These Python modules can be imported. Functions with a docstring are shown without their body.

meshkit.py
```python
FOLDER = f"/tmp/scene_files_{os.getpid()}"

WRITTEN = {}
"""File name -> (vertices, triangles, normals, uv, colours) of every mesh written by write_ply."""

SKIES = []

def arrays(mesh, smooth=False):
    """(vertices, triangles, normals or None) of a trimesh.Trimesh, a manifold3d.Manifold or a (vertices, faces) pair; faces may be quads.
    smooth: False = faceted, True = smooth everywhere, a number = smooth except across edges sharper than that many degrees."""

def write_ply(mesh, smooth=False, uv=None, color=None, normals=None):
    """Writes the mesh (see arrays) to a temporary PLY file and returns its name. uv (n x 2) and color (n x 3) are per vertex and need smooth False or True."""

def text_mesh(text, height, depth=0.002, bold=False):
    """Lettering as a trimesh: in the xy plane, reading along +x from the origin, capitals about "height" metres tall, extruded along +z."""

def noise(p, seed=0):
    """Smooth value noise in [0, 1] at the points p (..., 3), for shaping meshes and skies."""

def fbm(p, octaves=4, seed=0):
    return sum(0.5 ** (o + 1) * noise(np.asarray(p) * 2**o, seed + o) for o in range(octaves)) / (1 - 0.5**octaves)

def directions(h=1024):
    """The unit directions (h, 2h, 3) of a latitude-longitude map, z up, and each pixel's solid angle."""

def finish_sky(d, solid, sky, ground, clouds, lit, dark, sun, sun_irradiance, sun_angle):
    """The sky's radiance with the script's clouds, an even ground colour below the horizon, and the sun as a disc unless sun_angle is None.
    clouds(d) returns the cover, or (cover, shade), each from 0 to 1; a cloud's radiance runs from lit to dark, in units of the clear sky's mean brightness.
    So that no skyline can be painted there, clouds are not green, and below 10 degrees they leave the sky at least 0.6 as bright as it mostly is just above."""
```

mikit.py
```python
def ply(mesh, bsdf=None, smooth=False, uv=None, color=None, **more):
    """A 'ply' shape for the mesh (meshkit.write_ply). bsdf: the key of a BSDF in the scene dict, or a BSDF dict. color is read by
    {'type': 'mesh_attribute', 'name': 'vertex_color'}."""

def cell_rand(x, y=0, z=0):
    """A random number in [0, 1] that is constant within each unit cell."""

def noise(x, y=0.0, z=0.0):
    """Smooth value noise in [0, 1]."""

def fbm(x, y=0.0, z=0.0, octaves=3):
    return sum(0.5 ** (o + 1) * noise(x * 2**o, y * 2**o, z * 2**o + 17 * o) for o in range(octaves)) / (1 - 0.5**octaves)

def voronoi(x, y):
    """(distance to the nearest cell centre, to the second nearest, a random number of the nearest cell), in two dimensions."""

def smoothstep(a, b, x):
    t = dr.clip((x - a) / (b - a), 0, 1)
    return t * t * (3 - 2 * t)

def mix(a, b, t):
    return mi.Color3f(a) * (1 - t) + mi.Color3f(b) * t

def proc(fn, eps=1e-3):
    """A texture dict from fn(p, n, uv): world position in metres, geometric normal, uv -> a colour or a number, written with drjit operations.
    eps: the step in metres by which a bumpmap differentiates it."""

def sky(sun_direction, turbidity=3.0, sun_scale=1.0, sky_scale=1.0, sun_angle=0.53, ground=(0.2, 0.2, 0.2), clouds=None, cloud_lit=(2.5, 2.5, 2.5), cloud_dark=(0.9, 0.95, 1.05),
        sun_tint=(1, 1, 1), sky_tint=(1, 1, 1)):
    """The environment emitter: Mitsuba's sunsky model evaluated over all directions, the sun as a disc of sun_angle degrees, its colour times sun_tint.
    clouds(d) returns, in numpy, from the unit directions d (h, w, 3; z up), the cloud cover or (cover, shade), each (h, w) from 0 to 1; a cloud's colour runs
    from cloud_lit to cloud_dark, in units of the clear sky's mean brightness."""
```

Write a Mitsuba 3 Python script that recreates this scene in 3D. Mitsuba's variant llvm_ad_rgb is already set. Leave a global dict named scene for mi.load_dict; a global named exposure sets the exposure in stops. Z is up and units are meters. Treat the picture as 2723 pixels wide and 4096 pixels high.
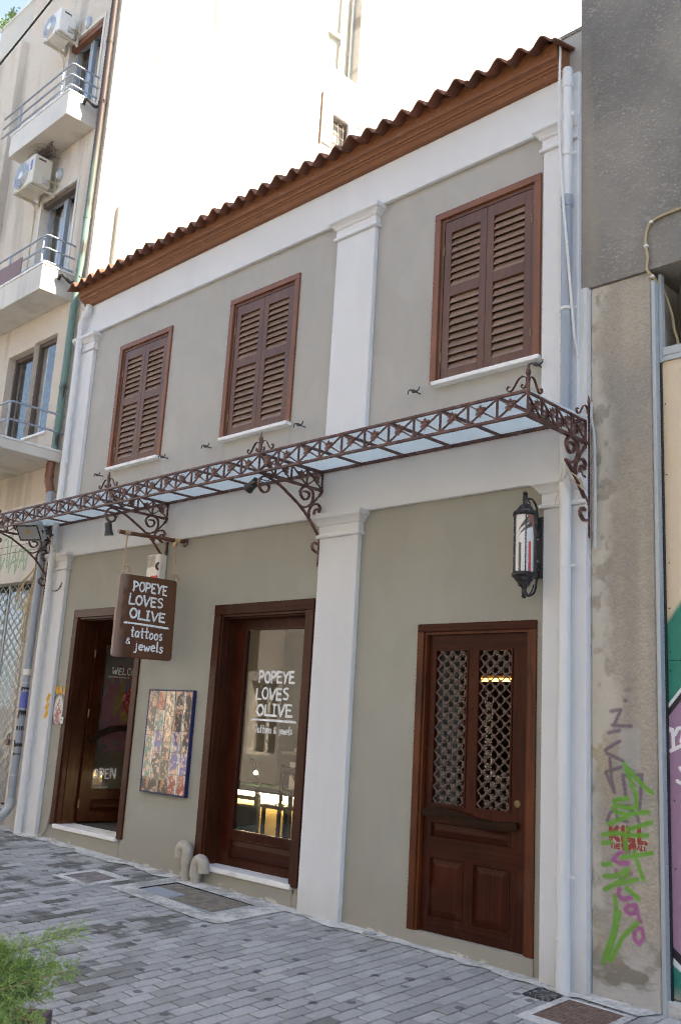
import math, random
import numpy as np, trimesh, drjit as dr, mitsuba as mi
import mikit, meshkit
from mikit import proc, noise, fbm, smoothstep, mix, cell_rand, voronoi
from shapely.geometry import LineString, Polygon, MultiPolygon, Point, box as sbox
from shapely.ops import unary_union
from shapely import affinity

T = mi.ScalarTransform4f
rng = np.random.default_rng(7); random.seed(7)
scene, labels = {}, {}

# ------------------------------------------------------------------ camera, light, exposure
EYE = np.array([4.8124, -5.8112, 1.62475])
YAW, PITCH, ROLL = 0.78080821, 0.22229671, 0.05862585
_f = np.array([-math.sin(YAW) * math.cos(PITCH), math.cos(YAW) * math.cos(PITCH), math.sin(PITCH)])
_r = np.cross(_f, [0, 0, 1]); _r /= np.linalg.norm(_r); _u = np.cross(_r, _f)
_up = -math.sin(ROLL) * _r + math.cos(ROLL) * _u
scene['camera'] = {'type': 'thinlens', 'fov': 39.3223, 'fov_axis': 'x', 'near_clip': 0.05, 'far_clip': 400.0,
                   'aperture_radius': 0.0028, 'focus_distance': 8.0,
                   'to_world': T().look_at(origin=EYE.tolist(), target=(EYE + _f).tolist(), up=_up.tolist())}
SUN = (0.78, 0.33, 0.70)
scene['sky_light'] = mikit.sky(SUN, turbidity=3.0, sky_scale=1.0, clouds=lambda d: 0.42 + 0.12 * meshkit.fbm(d * 3.0, 3), cloud_lit=(0.78, 0.83, 0.90))
exposure = 3.85

# ------------------------------------------------------------------ materials
def rgb(c): return {'type': 'rgb', 'value': list(c)}
def col(fn): return proc(lambda p, n, uv: fn(p, n))
def mat(name, base, rough=0.7, bump=None, scale=0.001, eps=1e-3, spec=0.5, **more):
    b = {'type': 'principled', 'base_color': base if isinstance(base, dict) else rgb(base), 'roughness': rough, 'specular': spec, **more}
    if bump is not None:
        b = {'type': 'bumpmap', 'tex': proc(bump, eps), 'scale': scale, 'bsdf': b}
    scene[name] = {'type': 'twosided', 'bsdf': b}
    return name

def C(*c): return mi.Color3f(*c)
def stain(p, s, lo, hi, k=0): return smoothstep(lo, hi, fbm(p.x * s + k, p.y * s, p.z * s, 4))

def plaster(base, var=0.06, big=1.1, drip=0.0):
    def fn(p, n):
        a = fbm(p.x * big, p.y * big, p.z * big * 0.7, 4)
        b = fbm(p.x * 9, p.y * 9, p.z * 3.5, 3)
        k = 1 + var * (2 * a - 1) + 0.5 * var * (2 * b - 1)
        c = C(*base) * k
        if drip:
            d = smoothstep(0.52, 0.8, fbm(p.x * 3.2 + 4, p.y * 3.2, p.z * 0.35, 4))
            c = c * (1 - drip * d)
        return c
    return col(fn)
def pl_bump(p, n, uv): return fbm(p.x * 60, p.y * 60, p.z * 60, 3) + 3.0 * fbm(p.x * 2.2, p.y * 2.2, p.z * 2.2, 3)
def rough_bump(p, n, uv):
    v = fbm(p.x * 62, p.y * 62, p.z * 62, 3); return v * v * 2

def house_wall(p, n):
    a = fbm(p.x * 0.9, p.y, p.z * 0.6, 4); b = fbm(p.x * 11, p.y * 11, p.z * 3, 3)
    c = mix(C(0.338, 0.330, 0.284), C(0.402, 0.388, 0.362), smoothstep(3.60, 3.62, p.z)) * (1 + 0.08 * (2 * a - 1) + 0.035 * (2 * b - 1))  # light difference between storeys put into the colour: ground floor darker, greener
    run = mi.Float(0.0)
    for xs in (-4.80, -3.80, -2.70, -1.68, 0.08, 1.08):
        run = run + smoothstep(0.05, 0.005, dr.abs(p.x - xs + 0.03 * (fbm(p.z * 5, xs, 0.0, 3) - 0.5)))
    run = run * smoothstep(3.95, 4.40, p.z) * smoothstep(4.46, 4.42, p.z)
    c = c * (1 - 0.16 * run * fbm(p.x * 30, 0, p.z * 2, 2))
    patch = smoothstep(0.58, 0.62, fbm(p.x * 1.5 + 20, 0.0, p.z * 1.1, 3))
    c = c * (1 + 0.035 * patch)
    dirt = smoothstep(0.55, 0.0, p.z - 0.12 + 0.25 * (fbm(p.x * 5, p.y, p.z * 4, 3) - 0.5))
    c = mix(c, C(0.30, 0.27, 0.225), 0.55 * dirt)
    white = smoothstep(0.60, 0.70, fbm(p.x * 13, p.y, p.z * 24, 4)) * smoothstep(0.05, 0.01, p.z - 0.12 + 0.022 * p.x)
    return mix(c, C(0.62, 0.60, 0.57), white * 0.7)
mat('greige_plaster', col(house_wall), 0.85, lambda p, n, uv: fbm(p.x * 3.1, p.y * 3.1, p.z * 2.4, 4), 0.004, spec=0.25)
def white_wall(p, n):
    a = fbm(p.x * 1.3, p.y * 1.3, p.z * 1.0, 4); d = smoothstep(0.55, 0.75, fbm(p.x * 4, p.y, p.z * 0.5, 4))
    c = C(0.66, 0.668, 0.685) * (1 + 0.04 * (2 * a - 1)) * (1 - 0.035 * d)
    dirt = smoothstep(0.35, 0.0, p.z - 0.1 + 0.2 * (fbm(p.x * 8, p.y * 8, p.z * 5, 3) - 0.5))
    return mix(c, C(0.45, 0.43, 0.40), 0.5 * dirt)
def fine_bump(p, n, uv): return fbm(p.x * 55, p.y * 55, p.z * 55, 3) + 1.2 * fbm(p.x * 5, p.y * 5, p.z * 2, 2)
mat('white_trim', col(white_wall), 0.8, spec=0.25)
def rust_paint(p, n):
    a = fbm(p.x * 1.2, p.y * 3, p.z * 2, 3); b = fbm(p.x * 25, p.y * 25, p.z * 25, 2)
    c = mix(C(0.245, 0.100, 0.042), C(0.185, 0.072, 0.030), a)
    return mix(c, C(0.36, 0.22, 0.14), 0.3 * smoothstep(0.70, 0.80, b))
mat('cornice_paint', col(rust_paint), 0.6, lambda p, n, uv: fbm(p.x * 40, p.y * 40, p.z * 40, 2), 0.0012)
def terracotta(k):
    def fn(p, n):
        a = fbm(p.x * 14 + k, p.y * 14, p.z * 14, 4); g = smoothstep(0.5, 0.72, fbm(p.x * 7 + 3 * k, p.y * 5, p.z * 7, 4))
        c = mix(C(0.225, 0.092, 0.054), C(0.145, 0.062, 0.041), a)
        c = c * (0.8 + 0.14 * k)
        return mix(c, C(0.12, 0.10, 0.08), 0.55 * g)
    return col(fn)
for k in range(3):
    mat(f'terracotta_{k}', terracotta(k), 0.8, lambda p, n, uv: fbm(p.x * 70, p.y * 70, p.z * 70, 3), 0.0015)
def wood(dark, light, vertical, wear=0.0, seed=0):
    def fn(p, n):
        s = (55.0, 55.0, 1.6) if vertical else (1.6, 55.0, 55.0)
        w = fbm(p.x * 1.3 + seed, p.y * 1.3, p.z * 1.3, 2)
        g = fbm(p.x * s[0] + 4 * w, p.y * s[1], p.z * s[2] + 4 * w, 4)
        b = fbm(p.x * 3.1 + seed, p.y * 3, p.z * 3.1, 3)
        c = mix(C(*dark), C(*light), dr.clip(0.75 * g + 0.6 * b - 0.2, 0, 1))
        if wear:
            d = smoothstep(0.60, 0.78, fbm(p.x * 6 + 9, p.y * 6, p.z * 3, 4))
            c = mix(c, C(0.16, 0.12, 0.095), wear * d)
        return c
    return col(fn)
def wood_bump_v(p, n, uv): return fbm(p.x * 120, p.y * 120, p.z * 4, 3)
def wood_bump_h(p, n, uv): return fbm(p.x * 4, p.y * 120, p.z * 120, 3)
mat('shutter_wood_upright', wood((0.078, 0.032, 0.018), (0.155, 0.066, 0.037), True, 0.2), 0.42, wood_bump_v, 0.0004)
mat('slat_wood_sheen', wood((0.155, 0.100, 0.076), (0.32, 0.220, 0.168), False, 0.3), 0.36, wood_bump_h, 0.0004)  # slats lighter than the shutter frame: sky sheen put into the colour
mat('casing_wood', wood((0.125, 0.044, 0.018), (0.24, 0.086, 0.036), True, 0.15), 0.42, wood_bump_v, 0.0004)
mat('casing_wood_flat', wood((0.125, 0.044, 0.018), (0.23, 0.082, 0.034), False, 0.15), 0.42, wood_bump_h, 0.0004)
mat('door_wood_upright', wood((0.016, 0.0034, 0.0018), (0.078, 0.0175, 0.0075), True, 0.10, 3), 0.30, wood_bump_v, 0.0002, spec=0.14)
mat('door_wood_flat', wood((0.016, 0.0036, 0.0020), (0.068, 0.0158, 0.0070), False, 0.10, 3), 0.30, wood_bump_h, 0.0002, spec=0.14)
mat('door_casing_upright', wood((0.022, 0.0062, 0.0032), (0.078, 0.022, 0.0095), True, 0.06, 5), 0.36, wood_bump_v, 0.0002, spec=0.25)
mat('old_door_casing', wood((0.030, 0.0075, 0.0035), (0.155, 0.042, 0.0125), True, 0.15, 8), 0.36, wood_bump_v, 0.0003, spec=0.25)
mat('door_casing_flat', wood((0.040, 0.015, 0.009), (0.095, 0.036, 0.020), False, 0.1, 5), 0.38, wood_bump_h, 0.0002, spec=0.3)
mat('handle_wood', wood((0.010, 0.005, 0.003), (0.040, 0.020, 0.011), False, 0.10, 6), 0.8, wood_bump_h, 0.0005, spec=0.1)
def sign_wood(p, n):
    g = fbm(p.y * 3 + 1.5 * fbm(p.y * 4, p.z * 1.2, 2.0, 2), p.z * 1.1, p.x * 8, 3)
    h = fbm(p.y * 60, p.z * 3, p.x * 60, 3)
    c = mix(C(0.050, 0.020, 0.010), C(0.175, 0.076, 0.038), dr.clip(0.8 * g + 0.45 * h - 0.15, 0, 1))
    edge = smoothstep(0.13, 0.0, p.y + 0.735) * smoothstep(0.38, 0.6, fbm(p.y * 9, p.z * 5, p.x * 9, 3) + 0.12)
    return mix(c, C(0.33, 0.23, 0.19), 0.85 * edge)
mat('sign_board_wood', col(sign_wood), 0.5, lambda p, n, uv: fbm(p.y * 90, p.z * 5, p.x * 90, 3), 0.0012)
def iron(p, n):
    a = fbm(p.x * 18, p.y * 18, p.z * 18, 4)
    return mix(C(0.075, 0.030, 0.025), C(0.15, 0.075, 0.060), smoothstep(0.42, 0.72, a))
mat('highlit_rosette_iron', (0.16, 0.085, 0.068), 0.35)  # lighter than the canopy iron: petal highlights put into the colour
mat('lattice_iron', (0.105, 0.062, 0.048), 0.45)
mat('canopy_iron', col(iron), 0.45, lambda p, n, uv: fbm(p.x * 150, p.y * 150, p.z * 150, 2), 0.0006)
mat('black_iron', (0.02, 0.02, 0.021), 0.38)
def worn_black(p, n):
    return mix(C(0.014, 0.014, 0.016), C(0.11, 0.115, 0.12), smoothstep(0.52, 0.78, fbm(p.x * 45, p.y * 45, p.z * 45, 4)))
mat('lantern_iron', col(worn_black), 0.5)
def marble(p, n):
    v = fbm(p.x * 5 + 2 * fbm(p.x * 3, p.y * 3, p.z * 3, 3), p.y * 7, p.z * 7, 4)
    return mix(C(0.76, 0.76, 0.755), C(0.50, 0.50, 0.50), smoothstep(0.55, 0.78, v) * 0.6)
mat('white_marble', col(marble), 0.35)
def pipe_col(base):
    def fn(p, n):
        d = smoothstep(0.55, 0.8, fbm(p.x * 9, p.y * 9, p.z * 1.5, 4))
        return C(*base) * (1 - 0.03 * d)
    return col(fn)
mat('white_pipe', pipe_col((0.67, 0.675, 0.68)), 0.42)
mat('grey_pvc', pipe_col((0.30, 0.335, 0.39)), 0.32)
mat('greige_pvc', pipe_col((0.40, 0.365, 0.31)), 0.5)
mat('galvanised', pipe_col((0.40, 0.44, 0.47)), 0.42, metallic=0.2)
def copper(p, n):
    return mix(C(0.05, 0.036, 0.036), C(0.17, 0.29, 0.255), 0.8 * smoothstep(9.6, 7.6, p.z + 1.6 * fbm(p.x * 6, p.y * 6, p.z * 1.3, 4) - 0.8) * smoothstep(0.35, 0.6, fbm(p.x * 20, p.y * 20, p.z * 3, 3) + 0.12))
mat('copper_pipe', col(copper), 0.6)
mat('brown_pipe', (0.17, 0.07, 0.04), 0.35)
mat('cable_cream', (0.55, 0.50, 0.38), 0.5)
mat('cable_tan', (0.42, 0.34, 0.20), 0.5)
mat('cable_white', (0.66, 0.66, 0.64), 0.5)
mat('grey_conduit', (0.47, 0.49, 0.50), 0.5)
mat('aged_plastic', plaster((0.60, 0.565, 0.48), 0.12, 4.0, 0.25), 0.5)
mat('cable_black', (0.02, 0.018, 0.018), 0.6)
mat('rope', (0.42, 0.29, 0.20), 0.9)
mat('rope_binding', (0.55, 0.40, 0.20), 0.9)
mat('aluminium', (0.55, 0.57, 0.60), 0.35, metallic=0.5)
mat('blue_grey_frame', (0.29, 0.33, 0.39), 0.4)
mat('brown_frame', (0.10, 0.075, 0.065), 0.4)
mat('brass', (0.20, 0.14, 0.075), 0.45, metallic=0.5)
mat('steel', (0.55, 0.55, 0.54), 0.35, metallic=0.7)
mat('white_paint', (0.80, 0.83, 0.86), 0.6)
mat('chalk_paint', (0.40, 0.45, 0.45), 0.7)
mat('red_plastic', (0.50, 0.04, 0.025), 0.35)
mat('white_plastic', (0.72, 0.70, 0.66), 0.45)
mat('navy_frame', (0.012, 0.015, 0.085), 0.35)
mat('dark_room', (0.045, 0.042, 0.038), 0.8)
mat('shop_wall', (0.42, 0.39, 0.33), 0.8)
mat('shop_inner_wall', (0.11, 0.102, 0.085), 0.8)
mat('dark_mat', (0.045, 0.045, 0.045), 0.95)
mat('blue_sticker', (0.10, 0.13, 0.42), 0.5)
mat('amber_card', (0.68, 0.36, 0.03), 0.6)
mat('curtain', (0.55, 0.53, 0.44), 0.9)
mat('dim_curtain', (0.20, 0.23, 0.22), 0.9)
mat('frosted', {'type': 'rgb', 'value': [0.72, 0.80, 0.81]}, 0.3)
scene['frosted'] = {'type': 'principledthin', 'base_color': rgb((0.80, 0.885, 0.875)), 'roughness': 0.35, 'diff_trans': 1.25, 'spec_trans': 0.0, 'spec_tint': 0.0, 'eta': 1.5}
scene['pane_glass'] = {'type': 'thindielectric', 'int_ior': 1.5}
scene['dusty_glass'] = {'type': 'thindielectric', 'int_ior': 1.38}

# pavement
PAVE = [(0.335, 0.332, 0.332), (0.385, 0.382, 0.382), (0.30, 0.297, 0.296), (0.25, 0.249, 0.246), (0.19, 0.187, 0.18)]
def paver_col(base, k):
    def fn(p, n):
        g = fbm(p.x * 120, p.y * 120, p.z * 120, 2); m = fbm(p.x * 8 + 3 * k, p.y * 8, 1.5, 4)
        wet = smoothstep(0.46, 0.58, fbm(p.x * 1.5 + 1.3, p.y * 2.2, 0.5, 4) + 0.05 * (k - 1.5)) * (0.18 + 0.82 * smoothstep(0.25, -0.6, p.x + 1.6 + 0.5 * p.y))
        c = C(*base) * (0.72 + 0.36 * g + 0.20 * m)
        c = mix(c, C(0.098, 0.095, 0.083), 0.85 * wet * smoothstep(0.30, 0.55, m + 0.04 * k))
        gum = smoothstep(0.11, 0.085, voronoi(p.x * 2.6 + 0.4, p.y * 2.6)[0] + 0.03 * noise(p.x * 60, p.y * 60, 0.0))
        c = mix(c, C(0.075, 0.075, 0.085), 0.75 * gum)
        pale = smoothstep(-0.55, -0.1, p.y) * smoothstep(0.42, 0.66, fbm(p.x * 3, p.y * 3, 7.0, 4))
        return mix(c, C(0.46, 0.455, 0.44), 0.55 * pale)
    return col(fn)
for k, b in enumerate(PAVE):
    mat(f'paver_stone_{k}', paver_col(b, k), 0.8, lambda p, n, uv: fbm(p.x * 160, p.y * 160, p.z * 60, 2), 0.0010)
mat('joint_sand', col(lambda p, n: mix(C(0.028, 0.028, 0.024), C(0.06, 0.058, 0.042), fbm(p.x * 9, p.y * 9, 0.0, 4))), 0.95)
def cement(p, n):
    a = fbm(p.x * 6, p.y * 6, p.z * 6, 4); b = fbm(p.x * 40, p.y * 40, p.z * 40, 3)
    return mix(C(0.27, 0.262, 0.25), C(0.56, 0.55, 0.53), smoothstep(0.3, 0.66, 0.65 * a + 0.35 * b))
mat('cement', col(cement), 0.9, lambda p, n, uv: fbm(p.x * 45, p.y * 45, p.z * 45, 4), 0.006)
mat('sand_infill', col(lambda p, n: mix(C(0.11, 0.095, 0.078), C(0.25, 0.22, 0.185), fbm(p.x * 28, p.y * 28, 0.0, 4))), 0.95, lambda p, n, uv: fbm(p.x * 60, p.y * 60, 0, 3), 0.004)
mat('lid_tile', (0.30, 0.325, 0.375), 0.5)
def castiron(p, n): return mix(C(0.16, 0.145, 0.15), C(0.28, 0.255, 0.26), fbm(p.x * 30, p.y * 30, 0, 3))
mat('cast_iron', col(castiron), 0.65)
mat('rusty_iron', col(lambda p, n: mix(C(0.115, 0.068, 0.05), C(0.22, 0.16, 0.135), fbm(p.x * 40, p.y * 40, 0, 4))), 0.75)
mat('dark_lid', col(lambda p, n: mix(C(0.04, 0.04, 0.048), C(0.25, 0.25, 0.26), smoothstep(0.58, 0.75, fbm(p.x * 60, p.y * 60, 0, 3)))), 0.5)

# neighbouring plaster
def apartment_plaster(p, n):
    a = fbm(p.x * 0.8, p.y * 0.8, p.z * 0.5, 4); b = fbm(p.x * 70, p.y * 70, p.z * 70, 2)
    d = smoothstep(0.5, 0.75, fbm(p.x * 4, p.y * 4, p.z * 0.4, 4))
    c = C(0.66, 0.595, 0.515) * (0.86 + 0.18 * b + 0.14 * a)
    return c * (1 - 0.20 * d)
mat('apartment_plaster', col(apartment_plaster), 0.9, rough_bump, 0.012)
mat('apartment_smooth', plaster((0.60, 0.575, 0.53), 0.10, 1.4, 0.22), 0.8, pl_bump, 0.001)
def sunlit_wall(p, n):
    a = fbm(p.x * 0.5, p.y * 0.5, p.z * 0.4, 4)
    c = C(0.56, 0.53, 0.465) * (1 + 0.10 * (2 * a - 1))
    w = p.y + 0.5 * (fbm(1.0, p.z * 0.7, 3.0, 4) - 0.5)
    run = smoothstep(0.06, 0.015, dr.abs(w - 1.72)) + smoothstep(0.05, 0.01, dr.abs(w - 0.55)) * 0.6 + smoothstep(0.05, 0.01, dr.abs(w - 2.62)) * 0.5
    c = mix(c, C(0.115, 0.090, 0.055), 0.75 * run * smoothstep(0.42, 0.62, fbm(p.y * 2, p.z * 0.8, 5.0, 4)))
    crack = smoothstep(0.05, 0.01, dr.abs(p.z - 10.9 + 0.45 * (p.y - 0.6) + 0.35 * (fbm(p.y * 2.2, 0, 2.0, 4) - 0.5)))
    c = mix(c, C(0.115, 0.09, 0.055), 0.6 * crack * smoothstep(0.45, 0.6, fbm(p.y * 1.5, 4.0, p.z, 3)))
    blotch = smoothstep(0.62, 0.76, fbm(p.y * 2.6, p.z * 2.6, 9.0, 4))
    return mix(c, C(0.14, 0.115, 0.08), 0.55 * blotch)
mat('side_wall', col(sunlit_wall), 0.85)
mat('pale_plaster', plaster((0.44, 0.435, 0.43), 0.08, 0.6, 0.1), 0.85)
mat('blue_plaster', plaster((0.46, 0.46, 0.46), 0.06, 0.6, 0.1), 0.85)

# the sprayed lettering on the concrete pillar: flat print, worked out from the strokes (x, z in metres on the wall)
GREEN = [[(1.74,1.5),(1.82,1.42),(1.9,1.35),(1.93,1.34)],[(1.75,1.47),(1.79,1.39),(1.82,1.31),(1.82,1.24),(1.76,1.23),(1.68,1.24),(1.67,1.27),(1.76,1.29)],[(1.66,1.22),(1.68,1.2),(1.76,1.19),(1.84,1.21),(1.9,1.22)],[(1.92,1.16),(1.84,1.13),(1.76,1.1)],[(1.76,1.18),(1.67,1.14),(1.63,1.12)],[(1.59,1.05),(1.67,1.07),(1.8,1.07),(1.89,1.08)],[(1.59,1.0),(1.64,1.01)],[(1.74,1.07),(1.75,0.97)],[(1.72,0.93),(1.81,0.95),(1.92,0.98)],[(1.8,0.97),(1.83,0.9),(1.86,0.82)],[(1.59,0.87),(1.64,0.88)],[(1.6,0.8),(1.67,0.81),(1.76,0.86),(1.76,0.83),(1.68,0.77),(1.6,0.72)],[(1.67,0.76),(1.82,0.81)],[(1.75,0.75),(1.83,0.7)],[(1.67,0.69),(1.68,0.62),(1.66,0.49),(1.61,0.36),(1.59,0.29)],[(1.7,0.6),(1.67,0.47),(1.62,0.32)],[(1.82,0.56),(1.72,0.46),(1.64,0.31)]]
PURPLE = [[(1.63,1.69),(1.71,1.71)],[(1.71,1.64),(1.67,1.62),(1.61,1.58),(1.62,1.56),(1.73,1.52)],[(1.64,1.53),(1.65,1.4),(1.67,1.32),(1.61,1.44),(1.72,1.48)],[(1.73,1.43),(1.75,1.31)],[(1.73,1.43),(1.86,1.44),(1.85,1.31),(1.84,1.22)],[(1.62,1.14),(1.64,1.19),(1.7,1.24),(1.76,1.24),(1.83,1.18),(1.84,1.14)],[(1.76,1.15),(1.69,1.16),(1.68,1.21)],[(1.66,1.74),(1.79,1.74)],[(1.75,1.9),(1.755,1.9)],[(1.65,1.83),(1.72,1.84),(1.67,1.74)]]
MAGENTA = [[(1.77,0.97),(1.7,0.95),(1.66,0.91),(1.7,0.89),(1.76,0.9)],[(1.68,0.84),(1.72,0.8),(1.78,0.84)],[(1.7,0.74),(1.69,0.7),(1.73,0.68),(1.78,0.7)],[(1.76,0.65),(1.74,0.62),(1.77,0.6),(1.81,0.62),(1.81,0.66),(1.77,0.65)],[(1.81,0.66),(1.83,0.59),(1.84,0.57)],[(1.82,0.53),(1.8,0.51),(1.8,0.46),(1.83,0.44),(1.86,0.48),(1.85,0.53),(1.82,0.53)]]
STENCIL = [[(1.643, 1.105), (1.643, 1.03)], [(1.69, 1.105), (1.655, 1.065), (1.695, 1.03)], [(1.727, 1.11), (1.727, 1.035)], [(1.765, 1.112), (1.765, 1.04), (1.80, 1.04)], [(1.838, 1.115), (1.838, 1.03), (1.880, 1.03)], [(1.728, 0.985), (1.732, 1.02), (1.768, 0.99), (1.80, 1.02), (1.806, 0.985)]]
STENCIL_SMALL = [[(1.64, 1.005), (1.662, 1.005)], [(1.651, 1.005), (1.651, 0.978)], [(1.669, 1.005), (1.669, 0.978)], [(1.684, 1.005), (1.684, 0.978)], [(1.669, 0.992), (1.684, 0.992)], [(1.706, 1.005), (1.692, 1.005), (1.692, 0.978), (1.706, 0.978)], [(1.692, 0.992), (1.704, 0.992)], [(1.822, 0.985), (1.833, 1.01), (1.844, 0.985)], [(1.852, 1.01), (1.852, 0.986), (1.866, 0.986)], [(1.873, 1.01), (1.873, 0.986), (1.887, 0.986)]]
def stroke_distance(x, z, strokes):
    d = mi.Float(9.0)
    for s in strokes:
        for (ax, az), (bx, bz) in zip(s[:-1], s[1:]):
            ux, uz = bx - ax, bz - az; L = ux * ux + uz * uz + 1e-9
            t = dr.clip(((x - ax) * ux + (z - az) * uz) / L, 0, 1)
            d = dr.minimum(d, dr.square(x - ax - t * ux) + dr.square(z - az - t * uz))
    return dr.sqrt(d)
def pillar_col(p, n):
    a = fbm(p.x * 2.2, p.y, p.z * 1.5, 4); b = fbm(p.x * 75, p.y * 75, p.z * 75, 3)
    streak = fbm(p.x * 9, 2.0, p.z * 0.55, 4)
    c = mix(C(0.46, 0.405, 0.325), C(0.31, 0.285, 0.25), smoothstep(0.22, 0.78, 0.5 * a + 0.5 * streak))
    c = mix(c, C(0.46, 0.36, 0.215), 0.55 * smoothstep(0.5, 0.68, fbm(p.x * 3.3 + 5, 1.0, p.z * 1.1, 4)) * smoothstep(1.85, 1.55, p.x))
    c = c * (0.74 + 0.5 * b)
    peel = smoothstep(0.10, -0.04, p.x - 1.50 - 0.30 * (fbm(p.z * 1.6, 3.0, 1.0, 5) - 0.36) - 0.05 * fbm(p.z * 14, p.x * 14, 0, 3))
    c = mix(c, C(0.60, 0.56, 0.49), 0.75 * peel * smoothstep(0.3, 0.5, fbm(p.x * 16, 0, p.z * 9, 3)))
    base = smoothstep(0.62, 0.2, p.z + 0.35 * (fbm(p.x * 5, 0, p.z * 5, 4) - 0.5))
    c = mix(c, mix(C(0.47, 0.455, 0.435), C(0.21, 0.19, 0.16), smoothstep(0.42, 0.6, fbm(p.x * 6, 3.0, p.z * 8, 4))), 0.8 * base)
    pat = smoothstep(0.02, 0.0, dr.abs(p.x - 1.78) - 0.062) * smoothstep(0.02, 0.0, dr.abs(p.z - 1.6) - 0.12)
    c = mix(c, C(0.44, 0.425, 0.40), 0.55 * pat)
    sp = 0.35 * (fbm(p.x * 130, 0, p.z * 130, 2) - 0.5)
    def spray(c, strokes, r, ink, k):
        d = stroke_distance(p.x, p.z, strokes)
        return mix(c, C(*ink), k * smoothstep(r * 1.8, r * 0.35, d * (1 + sp)))
    c = spray(c, PURPLE, 0.011, (0.13, 0.085, 0.135), 0.72)
    c = spray(c, MAGENTA, 0.013, (0.36, 0.085, 0.27), 0.85)
    return c
def green_over(p, n):
    c = pillar_col(p, n)
    brk = smoothstep(0.24, 0.34, fbm(p.x * 60, 9, p.z * 60, 3))
    c = mix(c, C(0.30, 0.035, 0.022), 0.9 * brk * smoothstep(0.0155, 0.0125, stroke_distance(p.x, p.z, STENCIL)))
    c = mix(c, C(0.30, 0.035, 0.022), 0.9 * brk * smoothstep(0.0058, 0.0038, stroke_distance(p.x, p.z, STENCIL_SMALL)))
    d = stroke_distance(p.x, p.z, GREEN); sp = 0.35 * (fbm(p.x * 130, 5, p.z * 130, 2) - 0.5)
    return mix(c, C(0.145, 0.36, 0.035), 0.9 * smoothstep(0.025, 0.005, d * (1 + sp)))
mat('pillar_plaster', col(green_over), 0.92, rough_bump, 0.009)
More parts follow.
